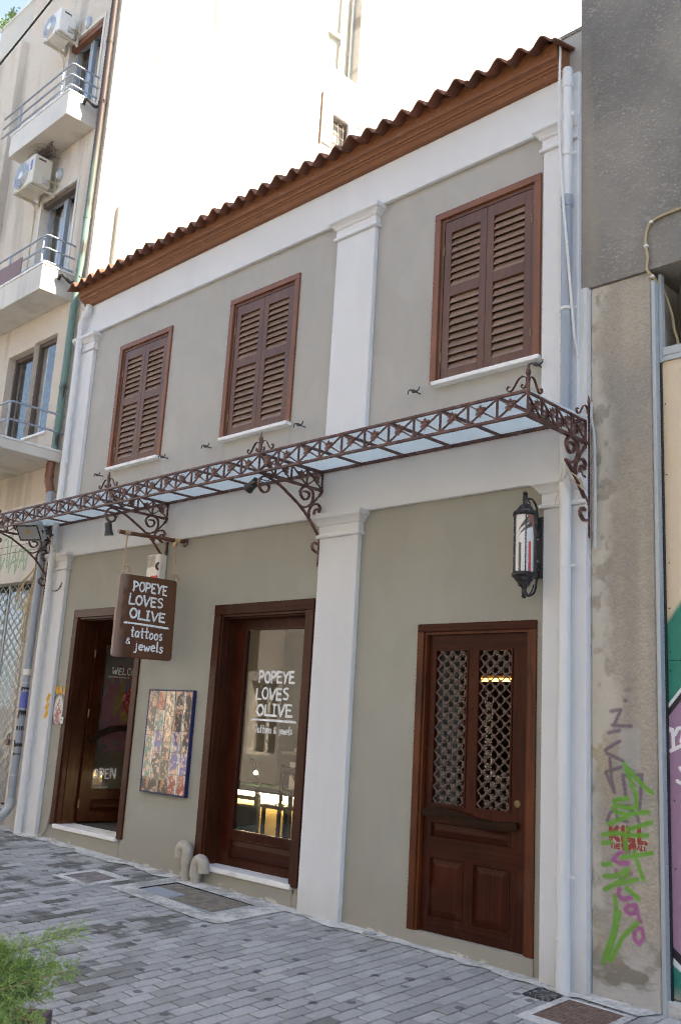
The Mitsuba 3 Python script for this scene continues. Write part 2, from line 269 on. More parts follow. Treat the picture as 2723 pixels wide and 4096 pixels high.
def beam_col(p, n):
    b = fbm(p.x * 62 + p.z * 20, p.y * 45, p.z * 62, 3); a = fbm(p.x * 1.1, p.y, p.z * 0.9, 4)
    c = mix(C(0.31, 0.292, 0.265), C(0.185, 0.178, 0.172), smoothstep(0.25, 0.75, a))
    c = mix(c, C(0.42, 0.38, 0.32), 0.75 * smoothstep(0.52, 0.72, b) * (0.4 + 0.6 * smoothstep(0.38, 0.62, fbm(p.x * 3, 2.0, p.z * 2.2, 3))))  # pale specks: light catching the stucco relief, put into the colour
    e = smoothstep(0.10, 0.0, p.x - 1.43 - 0.12 * (6.6 - p.z) * 0.35 - 0.05 * fbm(p.z * 5, 0, 0, 4)) * smoothstep(7.4, 6.3, p.z)
    return mix(c, C(0.36, 0.32, 0.265), 0.7 * e)
mat('beam_plaster', col(beam_col), 0.95, rough_bump, 0.014)
def mural(p, n):
    x, z = p.x, p.z
    cream = mix(C(0.66, 0.54, 0.39), C(0.50, 0.35, 0.19), smoothstep(2.13, 1.99, x + 0.10 * fbm(x * 10, 0, z * 2, 3)) * 0.65)
    green = mix(C(0.012, 0.17, 0.125), C(0.03, 0.24, 0.17), fbm(x * 7, 0, z * 7, 4))
    pink = mix(C(0.36, 0.20, 0.29), C(0.30, 0.19, 0.30), fbm(x * 2, 0, z * 1.1, 3))
    up = z - 1.2 * (x - 1.976)
    c = mix(green, cream, smoothstep(2.36, 2.42, up + 0.03 * fbm(x * 8, 1, z * 8, 3)))
    c = mix(c, C(0.72, 0.73, 0.74), smoothstep(1.855, 1.845, up))
    c = mix(c, C(0.015, 0.012, 0.02), smoothstep(1.825, 1.815, up))
    c = mix(c, pink, smoothstep(1.775, 1.765, up))
    dn = z + 0.75 * (x - 1.945)
    c = mix(c, C(0.015, 0.012, 0.02), smoothstep(0.505, 0.495, dn))
    c = mix(c, C(0.72, 0.73, 0.74), smoothstep(0.445, 0.437, dn))
    c = mix(c, green, smoothstep(0.41, 0.40, dn + 0.01 * fbm(x * 20, 0, z * 20, 2)))
    c = mix(c, C(0.30, 0.28, 0.25), smoothstep(0.25, 0.14, z))
    d = stroke_distance(x, z, [[(1.99, 1.70), (2.02, 1.735), (2.05, 1.70), (2.07, 1.74), (2.12, 1.75)], [(2.035, 1.73), (2.04, 1.61)], [(2.02, 1.60), (2.10, 1.64)], [(2.09, 1.66), (2.10, 1.70)], [(2.08, 1.50), (2.12, 1.44)], [(2.06, 1.42), (2.1, 1.40)]])
    c = mix(c, C(0.78, 0.77, 0.78), smoothstep(0.013, 0.010, d))
    return c
mat('mural_board', col(mural), 0.55)
def collage(p, n):
    gx, gz = (p.x + 3.50) / 0.148, (p.z - 0.885) / 0.205
    ci = dr.floor(gx); gz = gz + 0.45 * cell_rand(ci, 3); cz = dr.floor(gz)
    r1, r2, r3 = cell_rand(ci, cz, 1), cell_rand(ci, cz, 2), cell_rand(ci, cz, 5)
    u, v = gx - ci, gz - cz
    back = mix(C(0.16, 0.12, 0.10), C(0.72, 0.73, 0.74), r2)
    back = dr.select(r3 < 0.30, C(0.035, 0.03, 0.03), back); back = dr.select((r3 > 0.28) & (r3 < 0.40), C(0.32, 0.42, 0.46), back); back = dr.select(r3 > 0.94, C(0.55, 0.45, 0.08), back)
    lean = (r1 - 0.5) * 0.5
    limb = smoothstep(0.40, 0.33, dr.abs(u - 0.5 - lean * (v - 0.5) + 0.07 * (noise(v * 3, ci * 7, cz * 5) - 0.5)) + 0.05 * dr.square(v - 0.5))
    skin = mix(C(0.70, 0.50, 0.39), C(0.50, 0.27, 0.17), r1); skin = skin * (1.12 - 0.6 * dr.abs(u - 0.55))
    c = mix(back, skin, limb)
    blob = 0.30 - 1.5 * (dr.square(u - 0.5) + 0.55 * dr.square(v - 0.45 - 0.2 * (r3 - 0.5)))
    ink = smoothstep(0.50, 0.60, fbm(gx * 2.9, gz * 3.4, 3.0, 3) + blob)
    det = fbm(gx * 6, gz * 7, 8.0, 2)
    tint = dr.select(r2 < 0.72, C(0.05, 0.05, 0.06), dr.select(r2 < 0.84, C(0.33, 0.06, 0.05), dr.select(r2 < 0.93, C(0.09, 0.11, 0.36), C(0.10, 0.25, 0.22))))
    c = mix(c, tint, 0.92 * ink * smoothstep(0.30, 0.42, det))
    line = dr.minimum(dr.minimum(u, 1 - u), dr.minimum(v, 1 - v))
    return mix(c, C(0.06, 0.05, 0.05), 0.7 * smoothstep(0.03, 0.012, line))
mat('photo_collage', col(collage), 0.45)
def flyer(p, n):
    u, v = (p.x + 5.313) / 0.115, (p.z - 1.64) / 0.17
    oval = smoothstep(1.15, 0.5, dr.square(u) * 1.1 + dr.square(v) * 0.9)
    c = mix(C(0.13, 0.12, 0.125), C(0.60, 0.585, 0.55), oval)
    f = smoothstep(0.48, 0.56, fbm(p.x * 30, 1, p.z * 26, 4) + 0.22 - 0.9 * dr.square(u) - 0.75 * dr.square(v + 0.25))
    c = mix(c, mix(C(0.45, 0.10, 0.07), C(0.30, 0.17, 0.22), noise(p.x * 40, 0, p.z * 30)), f)
    return mix(c, C(0.12, 0.11, 0.12), smoothstep(0.09, 0.05, dr.abs(u)) * smoothstep(0.15, 0.2, v) * smoothstep(0.75, 0.7, v) * smoothstep(0.42, 0.52, fbm(p.x * 60, 0, p.z * 25, 2)))
mat('flyer_print', col(flyer), 0.4)
def poster_art(p, n):       # dark banner on the open door: an anatomical heart with a ribbon
    u, v = p.y - 0.80, p.z - 1.80
    c = mix(C(0.022, 0.023, 0.023), C(0.17, 0.175, 0.17), smoothstep(0.75, 0.05, dr.sqrt(dr.square(u + 0.03) + 0.55 * dr.square(v - 0.05))))
    c = mix(c, C(0.17, 0.04, 0.07), 0.7 * smoothstep(0.46, 0.60, fbm(p.y * 16, p.z * 16, 0, 4) + 0.30 - 2.6 * (dr.square(u + 0.12) + 0.5 * dr.square(v + 0.14))))
    rib = smoothstep(0.07, 0.06, dr.abs(u + 0.19 - 0.25 * (v + 0.05)) + 0.25 * dr.abs(v - 0.02)) * smoothstep(-0.26, -0.22, v)
    c = mix(c, mix(C(0.22, 0.18, 0.05), C(0.09, 0.075, 0.02), fbm(p.y * 20, p.z * 20, 0, 3)), rib)
    rib2 = smoothstep(0.055, 0.045, dr.abs(v + 0.24 + 0.55 * u))
    c = mix(c, mix(C(0.25, 0.21, 0.05), C(0.10, 0.085, 0.02), fbm(p.y * 25, p.z * 25, 2, 3)), rib2 * smoothstep(-0.16, -0.12, u))
    h = dr.sqrt(dr.square((u - 0.03) / 0.17) + dr.square((v - 0.0 + 0.2 * u) / 0.21))
    heart = mix(C(0.30, 0.035, 0.03), C(0.14, 0.012, 0.02), fbm(p.y * 22, p.z * 22, 1, 3))
    heart = mix(heart, C(0.55, 0.17, 0.13), smoothstep(0.62, 0.72, noise(p.y * 38, p.z * 38, 0)))
    vein = smoothstep(0.035, 0.015, dr.abs(fbm(p.y * 9, p.z * 9, 4, 3) - 0.5))
    heart = mix(heart, C(0.16, 0.19, 0.42), 0.7 * vein)
    c = mix(c, heart, smoothstep(1.0, 0.95, h))
    tube1 = smoothstep(0.045, 0.04, dr.abs(u - 0.02)) * smoothstep(0.12, 0.16, v) * smoothstep(0.28, 0.275, v)
    c = mix(c, C(0.24, 0.03, 0.035), tube1)
    tube2 = smoothstep(0.033, 0.028, dr.abs(u + 0.08 - 0.3 * (v - 0.15))) * smoothstep(0.08, 0.1, v) * smoothstep(0.22, 0.215, v)
    return mix(c, C(0.09, 0.10, 0.20), tube2)
mat('banner_print', col(poster_art), 0.45)
def lantern_print(p, n):
    u, v = dr.atan2(p.x - 1.10, -(p.y + 0.20)) - 0.58, (p.z - 2.76) / 0.41
    c = C(0.70, 0.72, 0.75)
    c = dr.select((u > -0.78) & (u < -0.42) & (v < 0.50), C(0.02, 0.02, 0.02), c)
    c = dr.select((u > 0.42) & (u < 0.80) & (v < 0.52), C(0.55, 0.03, 0.025), c)
    s = v - 0.62 - 0.18 * dr.sqrt(dr.maximum(u + 0.95, 0.0))
    c = dr.select((s > -0.08) & (s < -0.08 + 0.055 * (u + 1.0)), C(0.02, 0.02, 0.02), c)
    c = dr.select((s > 0.01) & (s < 0.01 + 0.10 * (u + 0.95)), C(0.02, 0.02, 0.02), c)
    c = dr.select((v > 0.86 - 0.25 * (u - 0.7)) & (u > 0.2), C(0.25, 0.05, 0.035), c)
    return c
mat('lantern_print', col(lantern_print), 0.4)
def leaf_tone(p, n): return mix(C(0.18, 0.29, 0.075), C(0.36, 0.48, 0.17), fbm(p.x * 14, p.y * 14, p.z * 14, 3))
scene['shrub_leaf'] = {'type': 'twosided', 'bsdf': {'type': 'principled', 'base_color': col(leaf_tone), 'roughness': 0.6, 'specular': 0.3}}
mat('shrub_stem', (0.27, 0.20, 0.10), 0.8)
mat('maroon_planter', (0.075, 0.045, 0.055), 0.6)
mat('leaf_dark', (0.03, 0.07, 0.02), 0.5)
mat('soil', (0.04, 0.03, 0.02), 0.95)
mat('room_floor', (0.42, 0.33, 0.17), 0.5)

# ------------------------------------------------------------------ scene bookkeeping
def key_of(name, parent=None):
    k = f'{parent}__{name}' if parent else name
    if k not in USED:
        USED.add(k); return k
    i = 1
    while f'{k}_{i:03d}' in USED: i += 1
    k = f'{k}_{i:03d}'; USED.add(k); return k
USED = set()
def thing(name, label, cat, group=None):
    k = key_of(name); labels[k] = {'label': label, 'category': cat}
    if group: labels[k]['group'] = group
    return k
def put(name, mesh, m, parent=None, smooth=False, label=None, kind=None, **more):
    k = key_of(name, parent)
    scene[k] = mikit.ply(mesh, m, smooth=smooth, **more)
    if label: labels.setdefault(k, {})['label'] = label
    if kind: labels.setdefault(k, {})['kind'] = kind
    return k
def solo(name, mesh, m, label, cat, smooth=False, group=None):
    k = put(name, mesh, m, None, smooth, label); labels[k]['category'] = cat
    if group: labels[k]['group'] = group
    return k
def setting(name, mesh, m, label, smooth=False):
    k = put(name, mesh, m, None, smooth, label, 'structure'); return k
def again(src, parent, name, to_world):
    k = key_of(name, parent); scene[k] = {**scene[src], 'to_world': to_world}; return k

# ------------------------------------------------------------------ mesh helpers
def cat(*ms):
    ms = [m for m in ms if m is not None]
    return trimesh.util.concatenate(ms) if len(ms) > 1 else ms[0]
def box(x0, x1, y0, y1, z0, z1, ch=0.0):
    lo, hi = np.minimum([x0, y0, z0], [x1, y1, z1]), np.maximum([x0, y0, z0], [x1, y1, z1])
    if ch <= 0:
        m = trimesh.creation.box(extents=hi - lo); m.apply_translation((lo + hi) / 2); return m
    ch = min(ch, 0.45 * (hi - lo).min()); pts = []
    for sx in (0, 1):
        for sy in (0, 1):
            for sz in (0, 1):
                c = np.where([sx, sy, sz], hi, lo); d = np.where([sx, sy, sz], -1, 1) * ch
                pts += [c + d * [0, 1, 1], c + d * [1, 0, 1], c + d * [1, 1, 0]]
    return trimesh.convex.convex_hull(np.array(pts))
def frame_of(path, ref=None):
    P = np.asarray(path, float); d = np.gradient(P, axis=0); d /= np.linalg.norm(d, axis=1, keepdims=True) + 1e-12
    n = np.array(ref, float) if ref is not None else np.array([0, 0, 1.0] if abs(d[0, 2]) < 0.9 else [1.0, 0, 0])
    N = []
    for k in range(len(P)):
        n = n - d[k] * (n @ d[k]); n /= np.linalg.norm(n) + 1e-12; N.append(n)
    N = np.array(N); return P, d, N, np.cross(d, N)
def sweep(path, section, ref=None, closed=False, scale=None):
    """section: (m, 2) loop in (N, B); capped."""
    P, d, N, B = frame_of(path, ref); S = np.asarray(section, float); n, m = len(P), len(S)
    sc = np.ones(n) if scale is None else np.asarray(scale)
    V = (P[:, None] + sc[:, None, None] * (S[None, :, :1] * N[:, None] + S[None, :, 1:] * B[:, None])).reshape(-1, 3); F = []
    for i in range(n - 1):
        for j in range(m):
            a, b = i * m + j, i * m + (j + 1) % m
            F += [[a, b, b + m], [a, b + m, a + m]]
    V = np.vstack([V, P[0], P[-1]])
    for j in range(m):
        F += [[n * m, (j + 1) % m, j], [n * m + 1, (n - 1) * m + j, (n - 1) * m + (j + 1) % m]]
    out = trimesh.Trimesh(V, F, process=False)
    return out
def circle(r, n=10): a = np.arange(n) * 2 * np.pi / n; return np.c_[np.cos(a), np.sin(a)] * r
def tube(path, r, n=8, scale=None): return sweep(path, circle(r, n), None, False, scale)
def rect(w, t): return np.array([[-w, -t], [w, -t], [w, t], [-w, t]]) / 2
def spline(pts, n=8):
    P = np.asarray(pts, float); P = np.vstack([2 * P[0] - P[1], P, 2 * P[-1] - P[-2]]); out = []
    for i in range(1, len(P) - 2):
        p0, p1, p2, p3 = P[i - 1:i + 3]
        for t in np.linspace(0, 1, n, endpoint=False):
            out.append(0.5 * (2 * p1 + (p2 - p0) * t + (2 * p0 - 5 * p1 + 4 * p2 - p3) * t * t + (3 * p1 - p0 - 3 * p2 + p3) * t ** 3))
    return np.array(out + [P[-2]])
def bar(a, b, w, t, ref=(1, 0, 0)): return sweep(np.array([a, b], float), rect(w, t), ref)
def flat(shape, depth, origin, U, V, N=None):
    """A 2D shape (metres) extruded and laid at origin along U, V; thickness along N = U x V."""
    U, V = np.array(U, float), np.array(V, float); N = np.cross(U, V) if N is None else np.array(N, float)
    gs = [g for g in getattr(shape, 'geoms', [shape]) if g.area > 1e-9]
    m = cat(*[trimesh.creation.extrude_polygon(g, depth, engine='earcut') for g in gs])
    M = np.eye(4); M[:3, 0], M[:3, 1], M[:3, 2], M[:3, 3] = U, V, N, origin
    m.apply_transform(M); return m
def lathe(prof, n=16, origin=(0, 0, 0), phase=0.0):
    """prof: (r, z) bottom to top, turned about z."""
    prof = np.array(prof, float); a = phase + np.arange(n) * 2 * np.pi / n
    V = np.array([[r * math.cos(t), r * math.sin(t), z] for r, z in prof for t in a]); F = []
    for i in range(len(prof) - 1):
        for j in range(n):
            p, q = i * n + j, i * n + (j + 1) % n; F += [[p, q, q + n], [p, q + n, p + n]]
    V = np.vstack([V, [0, 0, prof[0, 1]], [0, 0, prof[-1, 1]]])
    for j in range(n):
        F += [[n * len(prof), (j + 1) % n, j], [n * len(prof) + 1, (len(prof) - 1) * n + j, (len(prof) - 1) * n + (j + 1) % n]]
    m = trimesh.Trimesh(V + np.array(origin), F, process=False); return m
def moved(m, M=None, loc=(0, 0, 0), axis=None, deg=0, at=None):
    m = m.copy()
    if axis is not None: m.apply_transform(trimesh.transformations.rotation_matrix(math.radians(deg), axis, at if at is not None else (0, 0, 0)))
    if M is not None: m.apply_transform(M)
    m.apply_translation(loc); return m
def wall_xz(x0, x1, z0, z1, holes, y0, y1):
    g = sbox(x0, z0, x1, z1).difference(unary_union([sbox(*h) for h in holes])) if holes else sbox(x0, z0, x1, z1)
    return flat(g, y1 - y0, (0, y1, 0), (1, 0, 0), (0, 0, 1))          # thickness towards -y, from y1 to y0
def ground_z(x, y): return 0.12 - 0.022 * np.clip(x, -9, 6) + 0.05 * np.clip(y, -3.6, 0)

# hand lettering: brush strokes on a unit box
def arc(cx, cy, rx, ry, a0, a1, n=14):
    t = np.radians(np.linspace(a0, a1, n)); return [(cx + rx * math.cos(k), cy + ry * math.sin(k)) for k in t]
GLYPH = {
 'P': (0.55, [[(0.04, 0), (0.06, 0.5), (0.03, 1)], [(0.03, 0.97), (0.28, 0.97), (0.47, 0.8), (0.42, 0.58), (0.24, 0.47), (0.05, 0.46)]]),
 'O': (0.62, [arc(0.29, 0.5, 0.26, 0.47, 95, 455, 20)]),
 'E': (0.55, [[(0.06, 0), (0.04, 1)], [(0.03, 0.98), (0.46, 0.97)], [(0.05, 0.52), (0.38, 0.54)], [(0.05, 0.03), (0.5, 0.02)]]),
 'Y': (0.58, [[(0.02, 1), (0.26, 0.48)], [(0.55, 1), (0.3, 0.55), (0.2, 0)]]),
 'L': (0.5, [[(0.06, 1), (0.03, 0.04)], [(0.02, 0.03), (0.48, 0.03)]]),
 'V': (0.58, [[(0.02, 1), (0.25, 0.02)], [(0.25, 0.02), (0.55, 1)]]),
 'S': (0.52, [[(0.45, 0.9), (0.3, 0.99), (0.1, 0.9), (0.06, 0.72), (0.2, 0.56), (0.38, 0.46), (0.45, 0.25), (0.33, 0.05), (0.15, 0.02), (0.02, 0.12)]]),
 'I': (0.45, [[(0.21, 0.97), (0.21, 0.03)], [(0.05, 0.97), (0.38, 0.97)], [(0.02, 0.03), (0.4, 0.03)]]),
 'W': (0.78, [[(0.02, 1), (0.2, 0), (0.36, 0.62), (0.54, 0), (0.74, 1)]]),
 'C': (0.58, [arc(0.32, 0.5, 0.27, 0.47, 50, 310, 16)]),
 'M': (0.7, [[(0.04, 0), (0.08, 1), (0.33, 0.35), (0.58, 1), (0.62, 0)]]),
 'N': (0.6, [[(0.04, 0), (0.05, 1), (0.5, 0.02), (0.53, 1)]]),
 't': (0.45, [[(0.2, 1.05), (0.19, 0.12), (0.27, 0.02), (0.36, 0.05)], [(0.02, 0.62), (0.4, 0.66)]]),
 'a': (0.5, [[(0.38, 0.55), (0.22, 0.62), (0.06, 0.45), (0.05, 0.18), (0.18, 0.02), (0.32, 0.1), (0.39, 0.3)], [(0.4, 0.6), (0.39, 0.1), (0.46, 0.01)]]),
 'o': (0.5, [arc(0.23, 0.31, 0.19, 0.3, 90, 450, 16)]),
 's': (0.42, [[(0.35, 0.56), (0.2, 0.62), (0.08, 0.5), (0.18, 0.34), (0.33, 0.24), (0.3, 0.06), (0.15, 0.0), (0.03, 0.08)]]),
 'j': (0.38, [[(0.22, 0.62), (0.24, 0.0), (0.18, -0.24), (0.02, -0.26)], [(0.23, 0.84), (0.24, 0.86)]]),
 'e': (0.47, [[(0.05, 0.32), (0.38, 0.36), (0.36, 0.54), (0.22, 0.62), (0.07, 0.48), (0.05, 0.2), (0.18, 0.02), (0.38, 0.1)]]),
 'w': (0.62, [[(0.02, 0.6), (0.15, 0.02), (0.28, 0.42), (0.42, 0.02), (0.57, 0.6)]]),
 'l': (0.26, [[(0.1, 1.08), (0.1, 0.08), (0.18, 0.0)]]),
 '&': (0.6, [[(0.5, 0.02), (0.14, 0.62), (0.16, 0.82), (0.3, 0.85), (0.34, 0.68), (0.08, 0.36), (0.06, 0.12), (0.2, 0.0), (0.38, 0.1), (0.46, 0.36)]]),
 ' ': (0.35, [])}
def brush(text, width, height, thick, seed=0, slant=0.0):
    r = np.random.default_rng(seed); x, geo = 0.0, []
    for ch in text:
        w, strokes = GLYPH[ch]; dy, k = r.uniform(-0.05, 0.05), r.uniform(0.94, 1.07)
        for s in strokes:
            P = [(x + px + slant * py, dy + py * k) for px, py in s]
            geo.append((P, r.uniform(0.85, 1.2)))
        x += w + 0.06
    sx = width / (x - 0.06); out = []
    for P, k in geo:
        pts = spline([(a * sx, b * height, 0) for a, b in P], 3)[:, :2] if len(P) > 2 else np.array([(a * sx, b * height) for a, b in P])
        seg = LineString(pts).buffer(thick * k / 2, cap_style=2 if r.random() < 0.5 else 1, quad_segs=3)
        out.append(seg)
    return unary_union(out).simplify(thick * 0.06)

# ------------------------------------------------------------------ pavement (setting)
gx = np.linspace(-30, 24, 55); gy = np.array([-30, -16, -9, -6, -3.6, -2.4, -1.2, 0, 0.6])
V = np.array([[x, y, ground_z(x, y) - 0.03] for y in gy for x in gx]); F = []
for j in range(len(gy) - 1):
    for i in range(len(gx) - 1):
        a = j * len(gx) + i; F += [[a, a + 1, a + len(gx) + 1], [a, a + len(gx) + 1, a + len(gx)]]
setting('street', trimesh.Trimesh(V, F, process=False), 'joint_sand', 'grey brick paved pedestrian street with mossy joints')
TH = math.radians(1.0); ES, EL = np.array([math.cos(TH), math.sin(TH)]), np.array([-math.sin(TH), math.cos(TH)])
PW, PL, GAP = 0.1085, 0.217, 0.0125
def to_px(p):
    q = np.array(p) - EYE; z = q @ _f
    if z < 0.2: return None
    rr = math.cos(ROLL) * _r + math.sin(ROLL) * _u
    return 340 + 951.6 * (q @ rr) / z, 512 - 951.6 * (q @ _up) / z, z
HOLES = [Polygon([(-3.43, -0.88), (-3.43, -0.50), (-2.97, -0.50), (-2.97, -0.88)]), Polygon([(-2.66, -0.73), (-2.66, -0.05), (-1.32, -0.05), (-1.30, -0.77)]),
         Polygon([(1.215, -0.345), (1.215, -0.155), (1.415, -0.155), (1.415, -0.345)]), Polygon([(1.46, -0.66), (1.46, -0.19), (1.86, -0.19), (1.86, -0.66)])]
rp = np.random.default_rng(11); bricks = []
for i in range(-62, 40):
    for j in range(-32, 8):
        c = (i * PW) * ES + (j * PL + (0.5 * PL if i % 2 else 0)) * EL + [0, -0.04]
        if not (-9.5 < c[0] < 4.6 and -5.4 < c[1] < 0.12): continue
        a, b = (PW - GAP) / 2, (PL - GAP) / 2
        quad = [c + s * a * ES + t * b * EL for s, t in ((-1, -1), (1, -1), (1, 1), (-1, 1))]
        if c[1] > 0.08 or min(q[1] for q in quad) > 0.0: continue
        pg = Polygon(quad)
        for h in HOLES: pg = pg.difference(h)
        if pg.is_empty or pg.area < 0.003 or pg.geom_type != 'Polygon': continue
        if pg.area < 0.0190: quad = np.array(pg.exterior.coords)[:-1][::-1 if pg.exterior.is_ccw is False else 1]
        bricks.append((c, quad))
def brick_mesh(quad):
    h, e = np.clip(rp.normal(0, 0.0012), -0.002, 0.002), 0.004
    tx, ty = rp.normal(0, 0.006, 2); c = np.mean(quad, 0); V = []
    if len(quad) != 4 or Polygon(quad).area < 0.0190:
        m = trimesh.creation.extrude_polygon(Polygon(quad), 0.03, engine='earcut'); v = m.vertices.copy(); v[:, 2] += ground_z(v[:, 0], v[:, 1]) - 0.03 + h; m.vertices = v; return m
    for ins, dz in ((0, -0.03), (0, -e), (e, 0)):
        for q in quad:
            d = c - q; q2 = q + d / np.linalg.norm(d) * ins * 1.4
            V.append([q2[0], q2[1], ground_z(q2[0], q2[1]) + dz + h + tx * (q[0] - c[0]) + ty * (q[1] - c[1])])
    F = [[8, 9, 10], [8, 10, 11]]
    for l in (0, 4):
        for k in range(4):
            a, b = l + k, l + (k + 1) % 4; F += [[a, b, b + 4], [a, b + 4, a + 4]]
    return trimesh.Trimesh(V, F, process=False)
def tone_of(c):
    n = float(meshkit.fbm(np.array([[c[0] * 0.9 + 3, c[1] * 1.3, 0.3]]), 3, 5)[0]); near_wall = np.clip((c[1] + 0.9) / 0.9, 0, 1)
    dark = (n - 0.5) * 2.6 + rp.normal(0, 0.30) - 0.22 - 0.40 * (c[0] + 0.5 * c[1] > -1.6)
    return 4 if dark > 0.45 else 3 if dark > 0.2 else (2, 0, 1)[rp.choice(3, p=[0.30, 0.52, 0.18])]
seen = []
for c, quad in bricks:
    p = to_px([c[0], c[1], ground_z(c[0], c[1])])
    ok = p is not None and -25 < p[0] < 705 and p[1] < 1050
    seen.append((p[2] if ok else 99, c, quad))
seen.sort(key=lambda s: s[0]); rest = {k: [] for k in range(5)}
for n_, (d, c, quad) in enumerate(seen):
    k = tone_of(c); m = brick_mesh(quad)
    if n_ < 300 and d < 90: put('paver', m, f'paver_stone_{k}', 'street')
    else: rest[k].append(m)
for k in rest:
    if rest[k]: put('distant_pavers', cat(*rest[k]), f'paver_stone_{k}', 'street', kind='stuff')
# cement slurry along the foot of the walls and round the covers
def slab_sheet(poly, dz, name, m, parent='street', rough=0.006, label=None):
    """a thin uneven sheet laid on the ground"""
    v, f = trimesh.creation.triangulate_polygon(poly.segmentize(0.12), engine='earcut')
    v3 = np.c_[v, ground_z(v[:, 0], v[:, 1]) + dz]; mm = trimesh.Trimesh(v3, f, process=False)
    if mm.face_normals[0][2] < 0: mm.invert()
    return put(name, mm, m, parent, label=label)
edge = []
for x in np.arange(-6.3, 1.50, 0.05):
    w = 0.150 + 0.075 * (meshkit.fbm(np.array([[x * 4, 0, 0.]]), 3)[0] - 0.5) * 2
    edge.append((x, -w))
slab_sheet(Polygon(edge + [(1.5, 0.02), (-6.3, 0.02)]), 0.0065, 'cement_strip', 'cement')
slab_sheet(Polygon([(1.42, -0.19), (1.5, -0.14), (1.7, -0.15), (1.9, -0.16), (1.97, -0.02), (1.97, 0.1), (1.42, 0.1)]), 0.008, 'cement_strip', 'cement')
slab_sheet(Polygon([(-2.76, -0.78), (-1.33, -0.84), (-1.20, -0.80), (-1.20, -0.02), (-2.74, -0.02)]).difference(Polygon([(-2.57, -0.61), (-1.49, -0.67), (-1.47, -0.20), (-2.56, -0.19)])), 0.007, 'cement_collar', 'cement')
slab_sheet(Polygon([(-3.48, -0.93), (-2.9, -0.93), (-2.9, -0.44), (-3.48, -0.44)]).difference(sbox(-3.40, -0.85, -3.0, -0.53)), 0.005, 'cement_collar', 'cement')
slab_sheet(sbox(1.42, -0.72, 1.90, -0.18).difference(sbox(1.475, -0.62, 1.845, -0.21)), 0.004, 'cement_collar', 'cement')

def cover(name, x0, x1, y0, y1, m, label, ribs=0, studs=0, cells=None, ch=0.004, dz=0.004):
    t = thing(name, label, 'manhole cover')
    z = ground_z((x0 + x1) / 2, (y0 + y1) / 2); sx, sy = -0.022, 0.05
    tilt = lambda mm: moved(mm, M=np.array([[1, 0, 0, 0], [0, 1, 0, 0], [sx, sy, 1, z - sx * (x0 + x1) / 2 - sy * (y0 + y1) / 2], [0, 0, 0, 1.0]]))
    put('plate', tilt(box(x0 + 0.012, x1 - 0.012, y0 + 0.012, y1 - 0.012, -0.02, dz, ch)), m, t)
    put('rim', tilt(cat(box(x0, x1, y0, y0 + 0.009, -0.02, dz + 0.001), box(x0, x1, y1 - 0.009, y1, -0.02, dz + 0.001), box(x0, x0 + 0.009, y0 + 0.009, y1 - 0.009, -0.02, dz + 0.001), box(x1 - 0.009, x1, y0 + 0.009, y1 - 0.009, -0.02, dz + 0.001))), m, t)
    g = []
    if ribs:
        for y in np.linspace(y0 + 0.03, y1 - 0.03, ribs):
            for (a, b) in ((x0 + 0.02, (x0 + x1) / 2 - 0.055), ((x0 + x1) / 2 + 0.055, x1 - 0.02)):
                g.append(box(a, b, y - 0.005, y + 0.005, dz - 0.001, dz + 0.004))
        g.append(moved(trimesh.creation.annulus(0.025, 0.04, 0.005), loc=((x0 + x1) / 2, (y0 + y1) / 2, dz + 0.002)))
    if studs:
        for a in np.linspace(x0 + 0.035, x1 - 0.035, studs):
            for b in np.linspace(y0 + 0.035, y1 - 0.035, studs): g.append(box(a - 0.008, a + 0.008, b - 0.008, b + 0.008, dz - 0.001, dz + 0.0045, 0.002))
        g.append(box(x0 + 0.02, x1 - 0.02, (y0 + y1) / 2 - 0.003, (y0 + y1) / 2 + 0.003, dz - 0.001, dz + 0.004))
    if g: put('raised_pattern', tilt(cat(*g)), m, t)
    return t, tilt
cover('manhole_cover', -3.40, -3.0, -0.85, -0.53, 'cast_iron', 'grey ribbed manhole cover set in cement in front of the open shop door', ribs=14)
cover('manhole_cover', 1.475, 1.845, -0.62, -0.21, 'rusty_iron', 'rusty studded manhole cover in the pavement at the bottom right', studs=11)
cover('manhole_cover', 1.225, 1.405, -0.335, -0.165, 'dark_lid', 'small black metal lid beside the foot of the right downpipe', dz=0.006)
t, tilt = cover('drain_cover', -2.555, -1.49, -0.62, -0.195, 'galvanised', 'long pavement access cover filled with brown grit and one pale tile corner', dz=-0.003)
labels[t]['category'] = 'drain cover'
for a, b, c, d, m in ((-2.54, -2.13, -0.60, -0.42, 'lid_tile'), (-2.54, -2.33, -0.413, -0.21, 'sand_infill'), (-2.32, -2.13, -0.413, -0.21, 'sand_infill'), (-2.12, -1.83, -0.60, -0.42, 'sand_infill'), (-1.82, -1.54, -0.60, -0.42, 'sand_infill'), (-2.12, -1.83, -0.413, -0.21, 'sand_infill'), (-1.82, -1.54, -0.413, -0.21, 'sand_infill')):
    put('infill_tile', tilt(box(a, b, c, d, -0.01, 0.002 if m == 'sand_infill' else 0.005, 0.002)), m, t)
lid = thing('pipe_cap', 'round cement pipe cap at the foot of the middle pilaster', 'cap')
put('lid', lathe([(0.0, 0.0), (0.045, 0.0), (0.045, 0.008), (0.0, 0.010)], 18, (-0.30, -0.075, ground_z(-0.3, -0.08) + 0.003)), 'galvanised', lid)
put('ring', lathe([(0.045, 0.0), (0.056, 0.0), (0.056, 0.006), (0.045, 0.006)], 18, (-0.30, -0.075, ground_z(-0.3, -0.08) + 0.003)), 'cast_iron', lid)

